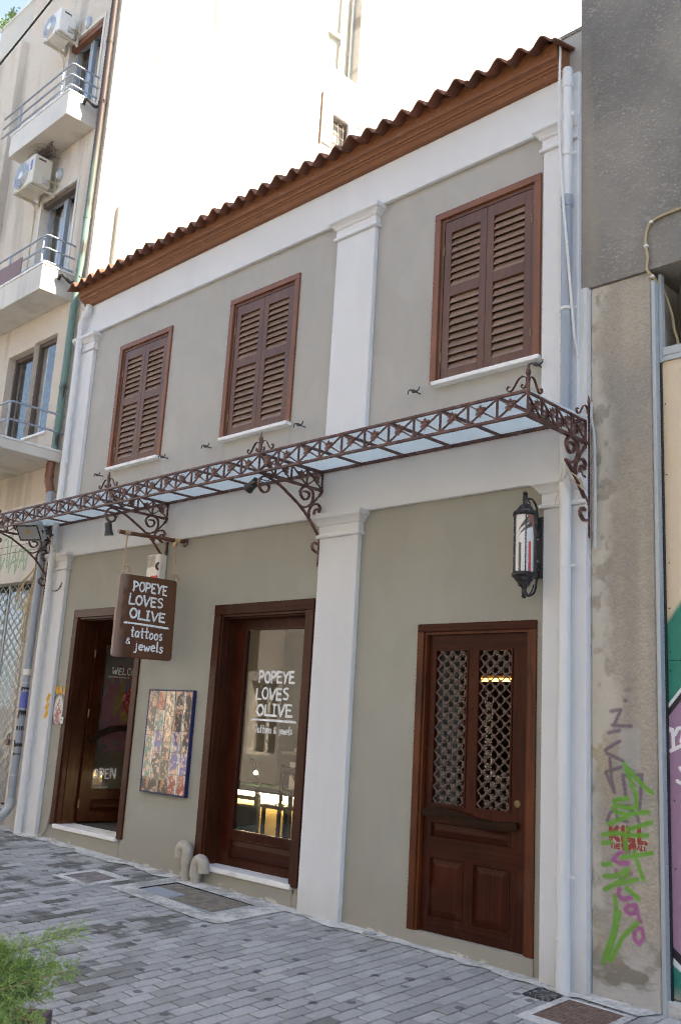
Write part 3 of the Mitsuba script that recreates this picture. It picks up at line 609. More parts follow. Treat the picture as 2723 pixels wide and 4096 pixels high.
# ------------------------------------------------------------------ the shop house
XL, XR = -5.88, 1.455
H = 'shop_house'; key_of(H)
labels[H] = {'label': 'two storey greige shop house with white bands, brown shutters and a tiled eave', 'category': 'house'}
WIN = [(-4.861, -3.800), (-2.755, -1.685), (0.020, 1.083)]; WZ = (4.445, 6.0)
D1, D2, D3 = (-5.200, -3.777, 0.39, 2.785), (-2.572, -1.185, 0.31, 2.720), (0.0, 1.085, 0.212, 2.450)
holes = [(a + 0.03, WZ[0], b - 0.03, WZ[1] - 0.03) for a, b in WIN] + [(d[0] + 0.045, d[2] - (0.05 if d is not D3 else 0), d[1] - 0.045, d[3] - 0.045) for d in (D1, D2, D3)]
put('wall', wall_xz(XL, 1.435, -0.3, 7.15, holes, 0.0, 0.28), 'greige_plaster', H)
put('wall_edge', box(1.4355, 1.501, 0.0005, 0.28, -0.3, 4.878), 'white_trim', H)
put('party_wall', cat(box(1.23, 1.44, 0.004, 0.30, 6.6, 7.13), box(1.22, 1.45, -0.01, 0.32, 7.13, 7.16)), 'beam_plaster', H)
put('rear_shell', cat(box(XL, XR, 6.2, 6.4, -0.3, 8.5), box(XL, XL + 0.06, 0.29, 6.2, -0.3, 8.4), box(XR - 0.06, XR, 0.29, 6.2, -0.3, 8.4)), 'shop_wall', H)
# bands
def frieze(name, z0, z1, x0, x1, y):
    put(name, box(x0, x1, y, 0.0, z0, z1, 0.006), 'white_trim', H)
frieze('upper_band', 6.33, 6.735, -5.87, 1.434, -0.045)
frieze('lower_band', 3.44, 3.875, -5.87, 1.500, -0.04)
# pilasters with moulded capitals
def capital(x0, x1, y, z0, parent, h=0.21):
    eL, eR = (0.0 if x0 < -5 else 1.0), (0.0 if x1 > 1.3 else 1.0)
    prof = [(0.0, 0), (0.022, 0.0), (0.028, 0.012), (0.022, 0.026), (0.008, 0.034), (0.008, 0.105), (0.022, 0.112), (0.030, 0.130), (0.050, 0.152), (0.070, 0.165), (0.074, 0.172), (0.074, h), (0.0, h)]
    V, F, n = [], [], len(prof)
    ring = []
    for o, z in prof:
        V += [[x0 - o * eL, -0.001, z0 + z], [x0 - o * eL, y - o, z0 + z], [x1 + o * eR, y - o, z0 + z], [x1 + o * eR, -0.001, z0 + z]]
    for i in range(n - 1):
        for j in range(3):
            a = 4 * i + j; F += [[a, a + 1, a + 5], [a, a + 5, a + 4]]
    F += [[0, 3, 2], [0, 2, 1], [4 * n - 4, 4 * n - 3, 4 * n - 2], [4 * n - 4, 4 * n - 2, 4 * n - 1]]
    put('capital', trimesh.Trimesh(V, F, process=False), 'white_trim', parent)
for (x0, x1, z0, z1, y) in ((-5.86, -5.435, 3.872, 6.10, -0.055), (-1.146, -0.657, 3.872, 6.13, -0.055), (1.125, 1.434, 3.872, 6.13, -0.055), (-5.86, -5.435, -0.1, 3.28, -0.055), (-1.132, -0.665, -0.1, 3.24, -0.055), (1.156, 1.500, -0.1, 3.24, -0.055)):
    p = put('pilaster', cat(box(x0, x1, y, -0.0005, z0, z1, 0.006), *([box(1.4345, 1.4995, -0.040, 0.0003, 3.8755, 4.878)] if x0 == 1.125 else [])), 'white_trim', H)
    capital(x0, x1, y, z1, p, 0.205)
# cornice
prof = [(0.0, 6.735), (-0.048, 6.735), (-0.09, 6.738), (-0.098, 6.750), (-0.118, 6.772), (-0.132, 6.776), (-0.136, 6.790), (-0.152, 6.792), (-0.158, 6.806), (-0.172, 6.818), (-0.198, 6.822), (-0.200, 6.835), (-0.200, 6.955), (0.0, 6.98)]
put('cornice', trimesh.util.concatenate([moved(trimesh.creation.extrude_polygon(Polygon([(-y, z) for y, z in prof]), 7.04, engine='earcut'), M=np.array([[0, 0, 1, -5.72], [-1, 0, 0, 0], [0, 1, 0, 0], [0, 0, 0, 1.0]]))]), 'cornice_paint', H)
# roof: a sheet of tile rows behind, the eave course tile by tile
SL = math.tan(math.radians(19))
put('roof_deck', trimesh.convex.convex_hull([[x, y, 6.945 + (y + 0.2) * SL + d] for x in (-5.76, 1.23) for y in (-0.18, 4.2) for d in (-0.03, 0.0)]), 'cornice_paint', H)
def tile_mesh(L, jitter=True):
    n, w, th = 18, 0.2035, 0.015; xs = np.linspace(-0.5 * w - 0.012, 0.5 * w + 0.018, n)
    ph = xs / w * 2 * math.pi; zt = 0.036 * np.cos(ph) + 0.010 * np.abs(np.cos(ph / 2)) ** 3
    top, bot = [], []
    for k, y in enumerate((0.0, 0.02, L)):
        lift = 0.0 if k < 2 else 0.012
        top += [[x * (1.0 if k < 2 else 0.93), y, z + y * SL - lift + (0.003 if k == 1 else 0)] for x, z in zip(xs, zt)]
        bot += [[x * (0.995 if k < 2 else 0.92), y, z - th + y * SL - lift] for x, z in zip(xs, zt)]
    V = top + bot; N = 3 * n; F = []
    for k in range(2):
        for i in range(n - 1):
            a = k * n + i; F += [[a, a + 1, a + n + 1], [a, a + n + 1, a + n]]; b = a + N; F += [[b, b + n + 1, b + 1], [b, b + n, b + n + 1]]
    for i in range(n - 1): F += [[i, i + N + 1, i + 1], [i, i + N, i + N + 1]]
    for e in (0, n - 1):
        for k in range(2): a, b = k * n + e, (k + 1) * n + e; F += [[a, b, b + N], [a, b + N, a + N]]
    return trimesh.Trimesh(V, F, process=False)
tile = tile_mesh(0.46)
for k in range(35):
    x = -5.665 + k * 0.2035
    m = moved(tile, axis=(0, 0, 1), deg=rng.normal(0, 1.2)); m = moved(m, axis=(1, 0, 0), deg=rng.normal(0, 0.8))
    put('roof_tile', moved(m, loc=(x + rng.normal(0, 0.004), -0.325 + rng.normal(0, 0.010), 6.925 + rng.normal(0, 0.004))), f'terracotta_{rng.integers(3) if k > 4 else 2}', H, smooth=40)
rows = []
for r in range(1, 10):
    for k in range(35): rows.append(moved(tile, loc=(-5.665 + k * 0.2035 + rng.normal(0, 0.004), -0.325 + 0.38 * r, 6.925 + 0.38 * r * SL + 0.004)))
put('tile_rows', cat(*rows), 'terracotta_1', H, kind='stuff')
put('mortar_bed', box(-5.72, 1.25, -0.205, -0.02, 6.95, 6.972), 'cornice_paint', H)

# windows with louvred shutters
def shutter(x0, x1, z0, z1, side):
    s = 0.068
    top, mid0, mid1, bot = z1 - 0.108, 5.205, 5.292, 4.545
    k = put('shutter', cat(box(x0, x0 + s, 0.006, 0.046, z0, z1, 0.003), box(x1 - s, x1, 0.006, 0.046, z0, z1, 0.003),
        box(x0 + s, x1 - s, 0.007, 0.045, top, z1 - 0.001), box(x0 + s, x1 - s, 0.007, 0.045, mid0, mid1), box(x0 + s, x1 - s, 0.007, 0.045, z0 + 0.001, bot)), 'shutter_wood_upright', H)
    put('backing', box(x0 + 0.01, x1 - 0.01, 0.0475, 0.052, bot - 0.03, top + 0.03), 'dark_room', k)  # dark sheet added behind the louvres to stop light leaking through
    for (a, b, n) in ((mid1, top, 8), (bot, mid0, 10)):
        pitch = (b - a) / n
        for i in range(n):
            zc = a + (i + 0.5) * pitch
            m = box(x0 + s + 0.001, x1 - s - 0.001, -0.0045, 0.0045, -0.036, 0.036, 0.0016)
            m = moved(m, axis=(1, 0, 0), deg=-27 + rng.normal(0, 1.0)); put('slat', moved(m, loc=(0, 0.025, zc)), 'slat_wood_sheen', k)
    hx = x0 - 0.004 if side < 0 else x1 + 0.004
    for z in (z0 + 0.22, z1 - 0.27): put('hinge', moved(trimesh.creation.cylinder(0.008, 0.085, sections=8), loc=(hx, 0.002, z)), 'brass', k)
for a, b in WIN:
    w = key_of('window', H)
    for c in (a, b - 0.062): put('casing', box(c, c + 0.062, -0.022, 0.02, WZ[0], WZ[1] - 0.062, 0.003), 'casing_wood', w)
    put('head_casing', box(a, b, -0.0225, 0.02, WZ[1] - 0.062, WZ[1], 0.003), 'casing_wood_flat', w)
    put('inner_frame', cat(box(a + 0.055, a + 0.094, 0.0, 0.09, WZ[0], WZ[1] - 0.05), box(b - 0.094, b - 0.055, 0.0, 0.09, WZ[0], WZ[1] - 0.05), box(a + 0.094, b - 0.094, 0.001, 0.09, WZ[1] - 0.093, WZ[1] - 0.05)), 'shutter_wood_upright', w)
    put('sill', box(a + 0.055, b + 0.01 if b < 1 else b + 0.025, -0.075, 0.06, WZ[0] - 0.038, WZ[0] - 0.002, 0.004), 'white_marble', w)
    c = (a + b) / 2
    shutter(a + 0.097, c - 0.0015, WZ[0] + 0.004, WZ[1] - 0.096, -1); shutter(c + 0.0015, b - 0.097, WZ[0] + 0.004, WZ[1] - 0.096, 1)

# doors ----------------------------------------------------------------
def casing(d, w, y, depth, up, fl, open_jamb=True, nose=True):
    x0, x1, z0, z1 = d
    k = key_of('door', H)
    for c in (x0, x1 - w): put('casing', box(c, c + w, y, 0.02, z0, z1 - w, 0.004), up, k)
    put('head_casing', box(x0, x1, y - 0.0005, 0.02, z1 - w, z1, 0.004), fl, k)
    put('jamb', cat(box(x0 + w - 0.012, x0 + w + 0.022, 0.0, depth, z0, z1 - w - 0.02), box(x1 - w - 0.022, x1 - w + 0.012, 0.0, depth, z0, z1 - w - 0.02), box(x0 + w - 0.012, x1 - w + 0.012, 0.001, depth, z1 - w - 0.02, z1 - w + 0.012),
        box(x0 + w + 0.022, x0 + w + 0.034, 0.055, depth, z0, z1 - w - 0.032), box(x0 + w + 0.022, x1 - w - 0.022, 0.055, depth, z1 - w - 0.032, z1 - w - 0.02)), up, k)
    return k
def raised_panel(x0, x1, z0, z1, y, d=0.022):
    """recessed field with a bevelled raised centre, facing -y"""
    b = 0.045; ins = lambda o, yy: [[x0 + o, yy, z0 + o], [x1 - o, yy, z0 + o], [x1 - o, yy, z1 - o], [x0 + o, yy, z1 - o]]
    V = ins(0, y - 0.004) + ins(0.010, y - 0.004) + ins(0.016, y + d * 0.75) + ins(0.016 + b, y + 0.003) + ins(0.022 + b, y + 0.003); F = []
    for l in range(0, 16, 4):
        for k in range(4):
            a, c = l + k, l + (k + 1) % 4; F += [[a, c, c + 4], [a, c + 4, a + 4]]
    F += [[16, 17, 18], [16, 18, 19]]
    return trimesh.Trimesh(V, F, process=False)
def handle_bar(p0, p1, wave, w=0.060, ref=(0, -1, 0)):
    p0, p1 = np.array(p0, float), np.array(p1, float); n = np.array(ref, float)
    P = []
    for t in np.linspace(0, 1, 25):
        P.append(p0 + (p1 - p0) * t + np.array([0, 0, wave * math.sin(2 * math.pi * t)]) + n * (0.018 + 0.02 * math.sin(math.pi * t)))
    sec = rect(0.030, w); sc = np.interp(np.linspace(0, 1, 25), [0, 0.02, 0.1, 0.5, 0.9, 0.98, 1], [0.82, 0.95, 1, 0.92, 1, 0.95, 0.82])
    return sweep(np.array(P), sec, n, scale=sc)
# door on the right: closed, panelled, two lattice lights
k3 = casing(D3, 0.062, -0.018, 0.09, 'old_door_casing', 'door_wood_flat')
X0, X1, Z0, Z1, YL = 0.078, 1.007, 0.216, 2.372, 0.035
GR = [(0.150, 0.465, 1.105, 2.255), (0.553, 0.862, 1.105, 2.255)]
PN = [(0.150, 0.862, 0.868, 0.990), (0.150, 0.468, 0.312, 0.738), (0.545, 0.862, 0.312, 0.738)]
leaf = sbox(X0, Z0, X1, Z1).difference(unary_union([sbox(a, c, b, d) for a, b, c, d in GR + PN]))
put('leaf', flat(leaf, 0.042, (0, YL + 0.042, 0), (1, 0, 0), (0, 0, 1)), 'door_wood_upright', k3)
for q in ((X0 + 0.006, X1 - 0.006, 0.742, 0.864), (X0 + 0.006, X1 - 0.006, 2.26, 2.36), (0.152, 0.86, 0.225, 0.308)): put('rail_board', box(q[0], q[1], YL - 0.0025, YL, q[2], q[3]), 'door_wood_flat', k3)
for a, b, c, d in PN: put('panel', raised_panel(a, b, c, d, YL), 'door_wood_upright' if d < 0.8 else 'door_wood_flat', k3)
ros = lathe([(0.0, -0.001), (0.015, 0.0), (0.017, 0.004), (0.012, 0.008), (0.007, 0.009), (0.005, 0.013), (0.0, 0.014)], 8)
ros.apply_transform(trimesh.transformations.rotation_matrix(math.radians(90), (1, 0, 0)))
ros_k = None
for a, b, c, d in GR:
    put('light_bead', cat(box(a, a + 0.012, YL - 0.008, YL + 0.02, c, d), box(b - 0.012, b, YL - 0.008, YL + 0.02, c, d), box(a + 0.012, b - 0.012, YL - 0.008, YL + 0.02, c, c + 0.012), box(a + 0.012, b - 0.012, YL - 0.008, YL + 0.02, d - 0.012, d)), 'door_wood_upright', k3)
    put('pane', trimesh.Trimesh([[a, YL + 0.036, c], [b, YL + 0.036, c], [b, YL + 0.036, d], [a, YL + 0.036, d]], [[0, 1, 2], [0, 2, 3]], process=False), 'dusty_glass', k3)
    px_, pz_ = (b - a - 0.03) / 3.0, 0.0868; xm = (a + b) / 2; reg = sbox(a + 0.008, c + 0.008, b - 0.008, d - 0.008); lines = []
    for q in range(-8, 36):
        for s in (1, -1):
            l = LineString([(xm - 2, c + q * pz_ - s * 2 * pz_ / px_), (xm + 2, c + q * pz_ + s * 2 * pz_ / px_)]).intersection(reg)
            if not l.is_empty and l.length > 0.01: lines.append(l)
    bars = []
    for n_, l in enumerate(lines):
        (u0, v0), (u1, v1) = l.coords[0], l.coords[-1]; yy = YL + 0.006 + 0.004 * (v1 > v0 if u1 > u0 else v1 < v0)
        bars.append(bar((u0, yy, v0), (u1, yy, v1), 0.007, 0.010, (0, 1, 0)))
    put('lattice', cat(*bars), 'lattice_iron', k3)
    for q in range(0, 14):
        for xs, off in (((-1, 0, 1), 0.0), ((-0.5, 0.5), 0.5)):
            z = c + (q + off) * pz_
            if not c + 0.02 < z < d - 0.02: continue
            for s in xs:
                tr = T().translate([xm + s * px_, YL + 0.001, z])
                if ros_k is None: ros_k = put('rosette', ros, 'lattice_iron', k3, to_world=tr)
                else: again(ros_k, k3, 'rosette', tr)
put('handle', handle_bar((0.085, YL, 1.042), (0.93, YL, 1.030), 0.022), 'handle_wood', k3, smooth=50, label='wavy driftwood bar nailed across the door')
put('lock', moved(lathe([(0.0, 0), (0.026, 0.0), (0.026, 0.006), (0.017, 0.010), (0.015, 0.006), (0.0, 0.006)], 18), axis=(1, 0, 0), deg=90, loc=(0.918, YL, 1.175)), 'brass', k3)
put('keyhole', moved(trimesh.creation.cylinder(0.010, 0.004, sections=12), axis=(1, 0, 0), deg=90, loc=(0.925, YL - 0.001, 1.275)), 'door_wood_upright', k3)
put('doorstep', box(D3[0], D3[1], -0.012, 0.2, -0.2, D3[2] - 0.001), 'greige_plaster', k3)

# middle door: closed, glazed, deep reveal
k2 = casing(D2, 0.098, -0.022, 0.20, 'door_casing_upright', 'door_wood_flat')
X0, X1, Z0, Z1, YL = -2.452, -1.305, 0.335, 2.615, 0.165
gl = (-2.282, -1.420, 0.640, 2.500)
leaf = sbox(X0, Z0, X1, Z1).difference(unary_union([sbox(gl[0], gl[2], gl[1], gl[3]), sbox(-2.30, 0.395, -1.42, 0.575)]))
put('leaf', flat(leaf, 0.045, (0, YL + 0.045, 0), (1, 0, 0), (0, 0, 1)), 'door_wood_upright', k2)
put('panel', raised_panel(-2.30, -1.42, 0.395, 0.575, YL), 'door_wood_flat', k2)
put('glazing_bead', cat(box(gl[0], gl[0] + 0.014, YL - 0.007, YL + 0.02, gl[2], gl[3]), box(gl[1] - 0.014, gl[1], YL - 0.007, YL + 0.02, gl[2], gl[3]), box(gl[0] + 0.014, gl[1] - 0.014, YL - 0.007, YL + 0.02, gl[2], gl[2] + 0.014), box(gl[0] + 0.014, gl[1] - 0.014, YL - 0.007, YL + 0.02, gl[3] - 0.014, gl[3])), 'door_casing_upright', k2)
YG = YL + 0.022
put('pane', trimesh.Trimesh([[gl[0], YG, gl[2]], [gl[1], YG, gl[2]], [gl[1], YG, gl[3]], [gl[0], YG, gl[3]]], [[0, 1, 2], [0, 2, 3]], process=False), 'pane_glass', k2)
def lettering(lines, parent, m, origin, U, V, depth=0.0015):
    shp = []
    for text, u, v, w, h, t, sd in lines: shp.append(affinity.translate(brush(text, w, h, t, sd), u, v))
    return put('lettering', flat(unary_union(shp), depth, origin, U, V), m, parent)
rule = Polygon([(0, 0), (0.1, 0.004), (0.6, -0.004), (0.64, 0.0), (0.62, 0.018), (0.3, 0.022), (0.02, 0.020)])
def shop_name(parent, m, origin, U, V, s, small, extra=0.0):
    L = [('POPEYE', 0.075 * s, 0.36 * s, 0.50 * s, 0.105 * s, 0.021 * s, 1), ('LOVES', 0.05 * s, 0.205 * s, 0.46 * s, 0.105 * s, 0.021 * s, 2), ('OLIVE', 0.075 * s, 0.055 * s, 0.50 * s, 0.105 * s, 0.021 * s, 3)] + small
    shp = [affinity.translate(brush(t_, w, h, th, sd), u, v) for t_, u, v, w, h, th, sd in L]
    shp.append(affinity.scale(rule, s, s, origin=(0, 0)))
    put('lettering', flat(unary_union(shp), 0.0015, origin, U, V), m, parent)
shop_name(k2, 'white_paint', (-2.150, YG - 0.0005, 1.640), (1, 0, 0), (0, 0, 1), 0.98, [('tattoos & jewels', 0.075, -0.105, 0.50, 0.066, 0.0095, 4)])
put('threshold', box(-2.455, -1.255, -0.032, 0.165, 0.288, 0.333, 0.005), 'white_marble', k2)
put('doorstep', box(-2.475, -1.25, -0.006, 0.2, -0.2, 0.288), 'greige_plaster', k2)

# left door: leaf swung in, square to the wall
k1 = casing(D1, 0.092, -0.022, 0.215, 'door_casing_upright', 'door_casing_flat')
put('threshold', box(-5.115, -3.86, -0.035, 0.235, 0.360, 0.404, 0.005), 'white_marble', k1)
put('doorstep', box(-5.15, -3.83, -0.006, 0.2, -0.2, 0.360), 'greige_plaster', k1)
XL1 = -5.040
def yz(shape, depth, x): return flat(shape, depth, (x, 0, 0), (0, 1, 0), (0, 0, 1))
ls = sbox(0.222, 0.425, 1.36, 2.69).difference(unary_union([sbox(0.365, 0.775, 1.235, 2.42), sbox(0.365, 0.515, 1.235, 0.675)]))
put('leaf', yz(ls, 0.045, XL1 - 0.045), 'door_wood_upright', k1)
rpn = raised_panel(0.365, 1.235, 0.515, 0.675, 0.0); M90 = np.array([[0, -1, 0, XL1], [1, 0, 0, 0], [0, 0, 1, 0], [0, 0, 0, 1.0]]); put('panel', moved(rpn, M=M90), 'door_wood_flat', k1)
put('pane', trimesh.Trimesh([[XL1 - 0.02, 0.365, 0.775], [XL1 - 0.02, 1.235, 0.775], [XL1 - 0.02, 1.235, 2.42], [XL1 - 0.02, 0.365, 2.42]], [[0, 1, 2], [0, 2, 3]], process=False), 'pane_glass', k1)
put('banner', yz(sbox(0.395, 1.19, 1.235, 2.40), 0.002, XL1 - 0.016), 'banner_print', k1)
lettering([('WELCOME', 0.485, 2.085, 0.47, 0.078, 0.009, 5), ('OPEN', 0.375, 0.895, 0.305, 0.105, 0.017, 6)], k1, 'white_paint', (XL1 - 0.013, 0, 0), (0, 1, 0), (0, 0, 1))
sm = [('MON - SAT', 0.855, 0.020), ('12:00-20:00', 0.825, 0.020), ('T:210 8673461', 0.788, 0.022), ('PANDAXEM TATTOOS &', 2.045, 0.018)]
for s_, z, h in sm:
    t_ = meshkit.text_mesh(s_, h, 0.001); M = np.eye(4); M[:3, 0], M[:3, 1], M[:3, 2] = (0, 1, 0), (0, 0, 1), (1, 0, 0); M[:3, 3] = (XL1 - 0.012, 0.372 if z < 1 else 0.44, z)
    put('small_print', moved(t_, M=M), 'white_plastic', k1)
put('handle', handle_bar((XL1, 0.262, 1.32), (XL1, 1.2, 1.62), 0.045, 0.07, ref=(1, 0, 0)), 'handle_wood', k1, smooth=50)
for z in (0.62, 1.62, 2.30): put('hinge', moved(trimesh.creation.cylinder(0.010, 0.09, sections=8), loc=(XL1 + 0.002, 0.222, z)), 'brass', k1)
put('doormat', box(-4.98, -3.88, 0.25, 1.2, 0.395, 0.408), 'dark_mat', k1)

# the shop behind the glass
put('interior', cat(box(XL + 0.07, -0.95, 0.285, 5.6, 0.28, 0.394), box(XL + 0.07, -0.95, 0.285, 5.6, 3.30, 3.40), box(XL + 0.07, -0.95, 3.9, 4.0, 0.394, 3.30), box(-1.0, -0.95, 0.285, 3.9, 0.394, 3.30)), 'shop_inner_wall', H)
put('interior', cat(box(-0.9, XR - 0.07, 0.3, 3.2, 0.1, 0.21), box(-0.9, XR - 0.07, 3.2, 3.3, 0.21, 3.3), box(-0.9, XR - 0.07, 0.3, 3.2, 3.3, 3.4), box(-0.9, -0.86, 0.3, 3.2, 0.21, 3.3)), 'dark_room', H)
ct = thing('shop_counter', 'glass topped counter with a glowing light strip behind the middle door', 'counter')
put('front_panel', box(-4.16, -1.9, 1.56, 1.60, 0.394, 0.72), 'room_floor', ct)
put('upper_panel', box(-4.16, -1.9, 1.56, 1.60, 0.72, 0.86), 'shop_wall', ct)
put('glass_top', box(-4.16, -2.2, 1.18, 1.62, 0.955, 0.965), 'leaf_dark', ct)
put('end_panel', box(-4.16, -4.13, 1.10, 1.555, 0.394, 0.954), 'shop_wall', ct)  # added to keep the strip light off the left door
put('valance', box(-4.12, -2.2, 1.19, 1.20, 0.90, 0.954), 'dark_room', ct)
for x in (-3.12, -2.60): put('leg', box(x - 0.018, x + 0.018, 1.17, 1.205, 0.394, 0.955), 'black_iron', ct)
k = put('light_strip', box(-4.1, -2.5, 1.53, 1.55, 0.862, 0.886), 'white_plastic', ct)
scene[k]['emitter'] = {'type': 'area', 'radiance': rgb((6.5, 5.4, 3.6))}
k = put('light_strip', box(-4.1, -2.5, 1.52, 1.54, 0.80, 0.806), 'white_plastic', ct); scene[k]['emitter'] = {'type': 'area', 'radiance': rgb((5.0, 3.2, 0.9))}
sh = thing('wall_shelf', 'pale shelf with small boxes on the back wall of the shop', 'shelf')
put('board', box(-5.4, -1.6, 3.6, 3.895, 1.22, 1.25), 'shop_wall', sh)
for x, w, h, m, lb in ((-5.2, 0.3, 0.06, 'white_plastic', 'low white jewel case on the back shelf of the shop'), (-4.6, 0.3, 0.15, 'black_iron', 'black jewel case on the back shelf of the shop')):
    solo('jewel_box', box(x, x + w, 3.65, 3.85, 1.251, 1.25 + h, 0.006), m, lb, 'box')
bu = thing('necklace_stand', 'white display card with a dark necklace on the shop counter', 'display card')
put('card', box(-2.76, -2.50, 1.30, 1.31, 0.966, 1.24), 'white_plastic', bu)
put('necklace', tube(spline([(-2.72, 1.292, 1.14), (-2.67, 1.290, 1.07), (-2.62, 1.288, 1.03), (-2.57, 1.290, 1.08), (-2.53, 1.292, 1.16)], 5), 0.011, 6), 'dark_room', bu)
dl = thing('desk_lamp', 'small lit desk lamp on a bent wire arm behind the glass door', 'lamp')
put('arm', tube(spline([(-3.15, 1.25, 0.965), (-3.2, 1.24, 1.15), (-3.3, 1.22, 1.25), (-3.22, 1.2, 1.16), (-3.17, 1.19, 1.12)], 6), 0.007, 6), 'black_iron', dl)
k = put('bulb', moved(trimesh.creation.icosphere(2, 0.02), loc=(-3.16, 1.18, 1.10)), 'white_plastic', dl); scene[k]['emitter'] = {'type': 'area', 'radiance': rgb((14.0, 10.0, 6.0))}
pp = thing('potted_plant', 'dark leafy pot plant inside the shop at the foot of the glass', 'plant')
put('pot', lathe([(0.06, 0.395), (0.08, 0.5), (0.085, 0.51), (0.0, 0.51)], 14, (-2.60, 0.55, 0)), 'dark_room', pp)
lv = []
for q in range(46):
    a, e, L = rng.uniform(0, 6.28), rng.uniform(0.5, 1.35), rng.uniform(0.14, 0.30); d = np.array([math.cos(a) * math.cos(e), math.sin(a) * math.cos(e), math.sin(e)])
    o = np.array([-2.60, 0.55, 0.5]) + rng.normal(0, 0.02, 3); s_ = np.cross(d, [0, 0, 1]); s_ /= np.linalg.norm(s_)
    lv.append(trimesh.Trimesh([o, o + d * L * 0.5 + s_ * 0.017, o + d * L - [0, 0, 0.04], o + d * L * 0.5 - s_ * 0.017], [[0, 1, 2], [0, 2, 3]], process=False))
put('foliage', cat(*lv), 'leaf_dark', pp)
ch = thing('easel', 'dark display frame standing inside the shop behind the glass', 'easel')
put('frame', cat(box(-3.36, -3.32, 1.02, 1.06, 0.394, 0.90), box(-2.95, -2.91, 1.02, 1.06, 0.394, 0.90), box(-3.32, -2.95, 1.025, 1.055, 0.83, 0.87), box(-3.32, -2.95, 1.025, 1.055, 0.50, 0.54)), 'black_iron', ch)
put('board', box(-3.32, -2.95, 1.03, 1.045, 0.54, 0.78), 'dark_room', ch)
sc = thing('shop_chair', 'dark wooden chair inside the shop, seen through the middle door', 'chair')
for x, y in ((-2.62, 0.85), (-2.30, 0.85), (-2.62, 1.06), (-2.30, 1.06)): put('leg', box(x - 0.015, x + 0.015, y - 0.015, y + 0.015, 0.394, 0.80), 'black_iron', sc)
put('seat', box(-2.65, -2.27, 0.82, 1.09, 0.80, 0.835, 0.008), 'door_wood_flat', sc)
put('backrest', cat(box(-2.65, -2.62, 1.07, 1.095, 0.835, 1.22), box(-2.30, -2.27, 1.07, 1.095, 0.835, 1.22), box(-2.62, -2.30, 1.072, 1.092, 1.12, 1.20)), 'door_wood_flat', sc)
for i_, (x, y) in enumerate(((-4.5, 2.6), (-2.6, 2.6))):
    cl = thing('ceiling_lamp', ('left', 'right')[i_] + ' warm round ceiling lamp inside the shop', 'lamp', 'lamps on the shop ceiling')
    put('shade', lathe([(0.12, 3.22), (0.13, 3.24), (0.10, 3.30), (0.0, 3.30)], 18, (x, y, 0)), 'white_plastic', cl)
    k = put('bulb', moved(trimesh.creation.icosphere(2, 0.06), loc=(x, y, 3.16)), 'white_plastic', cl); scene[k]['emitter'] = {'type': 'area', 'radiance': rgb((2.2, 1.7, 1.1))}
am = thing('shelf_lamp', 'amber light tube inside the room behind the lattice door', 'lamp')
put('bracket', box(-0.55, -0.05, 1.52, 1.56, 2.15, 2.17), 'dark_room', am)
k = put('tube', box(-0.50, -0.12, 1.50, 1.52, 2.115, 2.145), 'white_plastic', am); scene[k]['emitter'] = {'type': 'area', 'radiance': rgb((1.5, 0.55, 0.06))}
cu = thing('door_curtain', 'grey green curtain strip behind the left light of the lattice door', 'curtain')
put('cloth', flat(Polygon([(x, 0.5 + 0.02 * math.sin(x * 60)) for x in np.linspace(-0.16, 0.03, 40)] + [(x, 0.503 + 0.02 * math.sin(x * 60)) for x in np.linspace(0.03, -0.16, 40)]), 1.7, (0.0, 0.0, 0.8), (1, 0, 0), (0, 1, 0)), 'dim_curtain', cu)
put('rail', box(-0.2, 0.1, 0.49, 0.51, 2.50, 2.52), 'black_iron', cu)

# ------------------------------------------------------------------ iron and glass canopy
CA = thing('entrance_canopy', 'ornate brown iron canopy with frosted glass panes along the shop front', 'canopy')
YF, ZT, ZB = -0.80, 3.845, 3.682
CX0, CX1 = -5.97, 1.515
put('top_rail', box(CX0, CX1, YF - 0.011, YF + 0.011, ZT - 0.010, ZT + 0.010, 0.002), 'canopy_iron', CA)
put('bottom_rail', box(CX0, CX1, YF - 0.010, YF + 0.014, ZB - 0.010, ZB + 0.010, 0.002), 'canopy_iron', CA)
def petal_rosette():
    ms = []
    for k in range(6):
        a = k * math.pi / 3 + math.pi / 6; d, s_ = np.array([math.cos(a), math.sin(a)]), np.array([-math.sin(a), math.cos(a)]); V = []
        for r, w, lift in ((0.006, 0.006, 0.002), (0.022, 0.014, 0.007), (0.034, 0.013, 0.018), (0.047, 0.001, 0.013)):
            for sgn, dz in ((-1, 0.004), (0, -0.002), (1, 0.004)):
                q = d * r + s_ * w * sgn; V.append([q[0], -(lift + dz), q[1]])
        F = [[3 * i + j + o, 3 * i + j + p, 3 * i + j + q] for i in range(3) for j in range(2) for o, p, q in ((0, 1, 4), (0, 4, 3))]
        ms.append(trimesh.Trimesh(V, F, process=False))
    b = moved(trimesh.creation.icosphere(1, 0.015), loc=(0, -0.007, 0)); ms.append(b); return cat(*ms)
RO = petal_rosette(); first_ro = [None]
def rosette(parent, tr):
    if first_ro[0] is None: first_ro[0] = put('rosette', RO, 'highlit_rosette_iron', parent, to_world=tr); return
    again(first_ro[0], parent, 'rosette', tr)
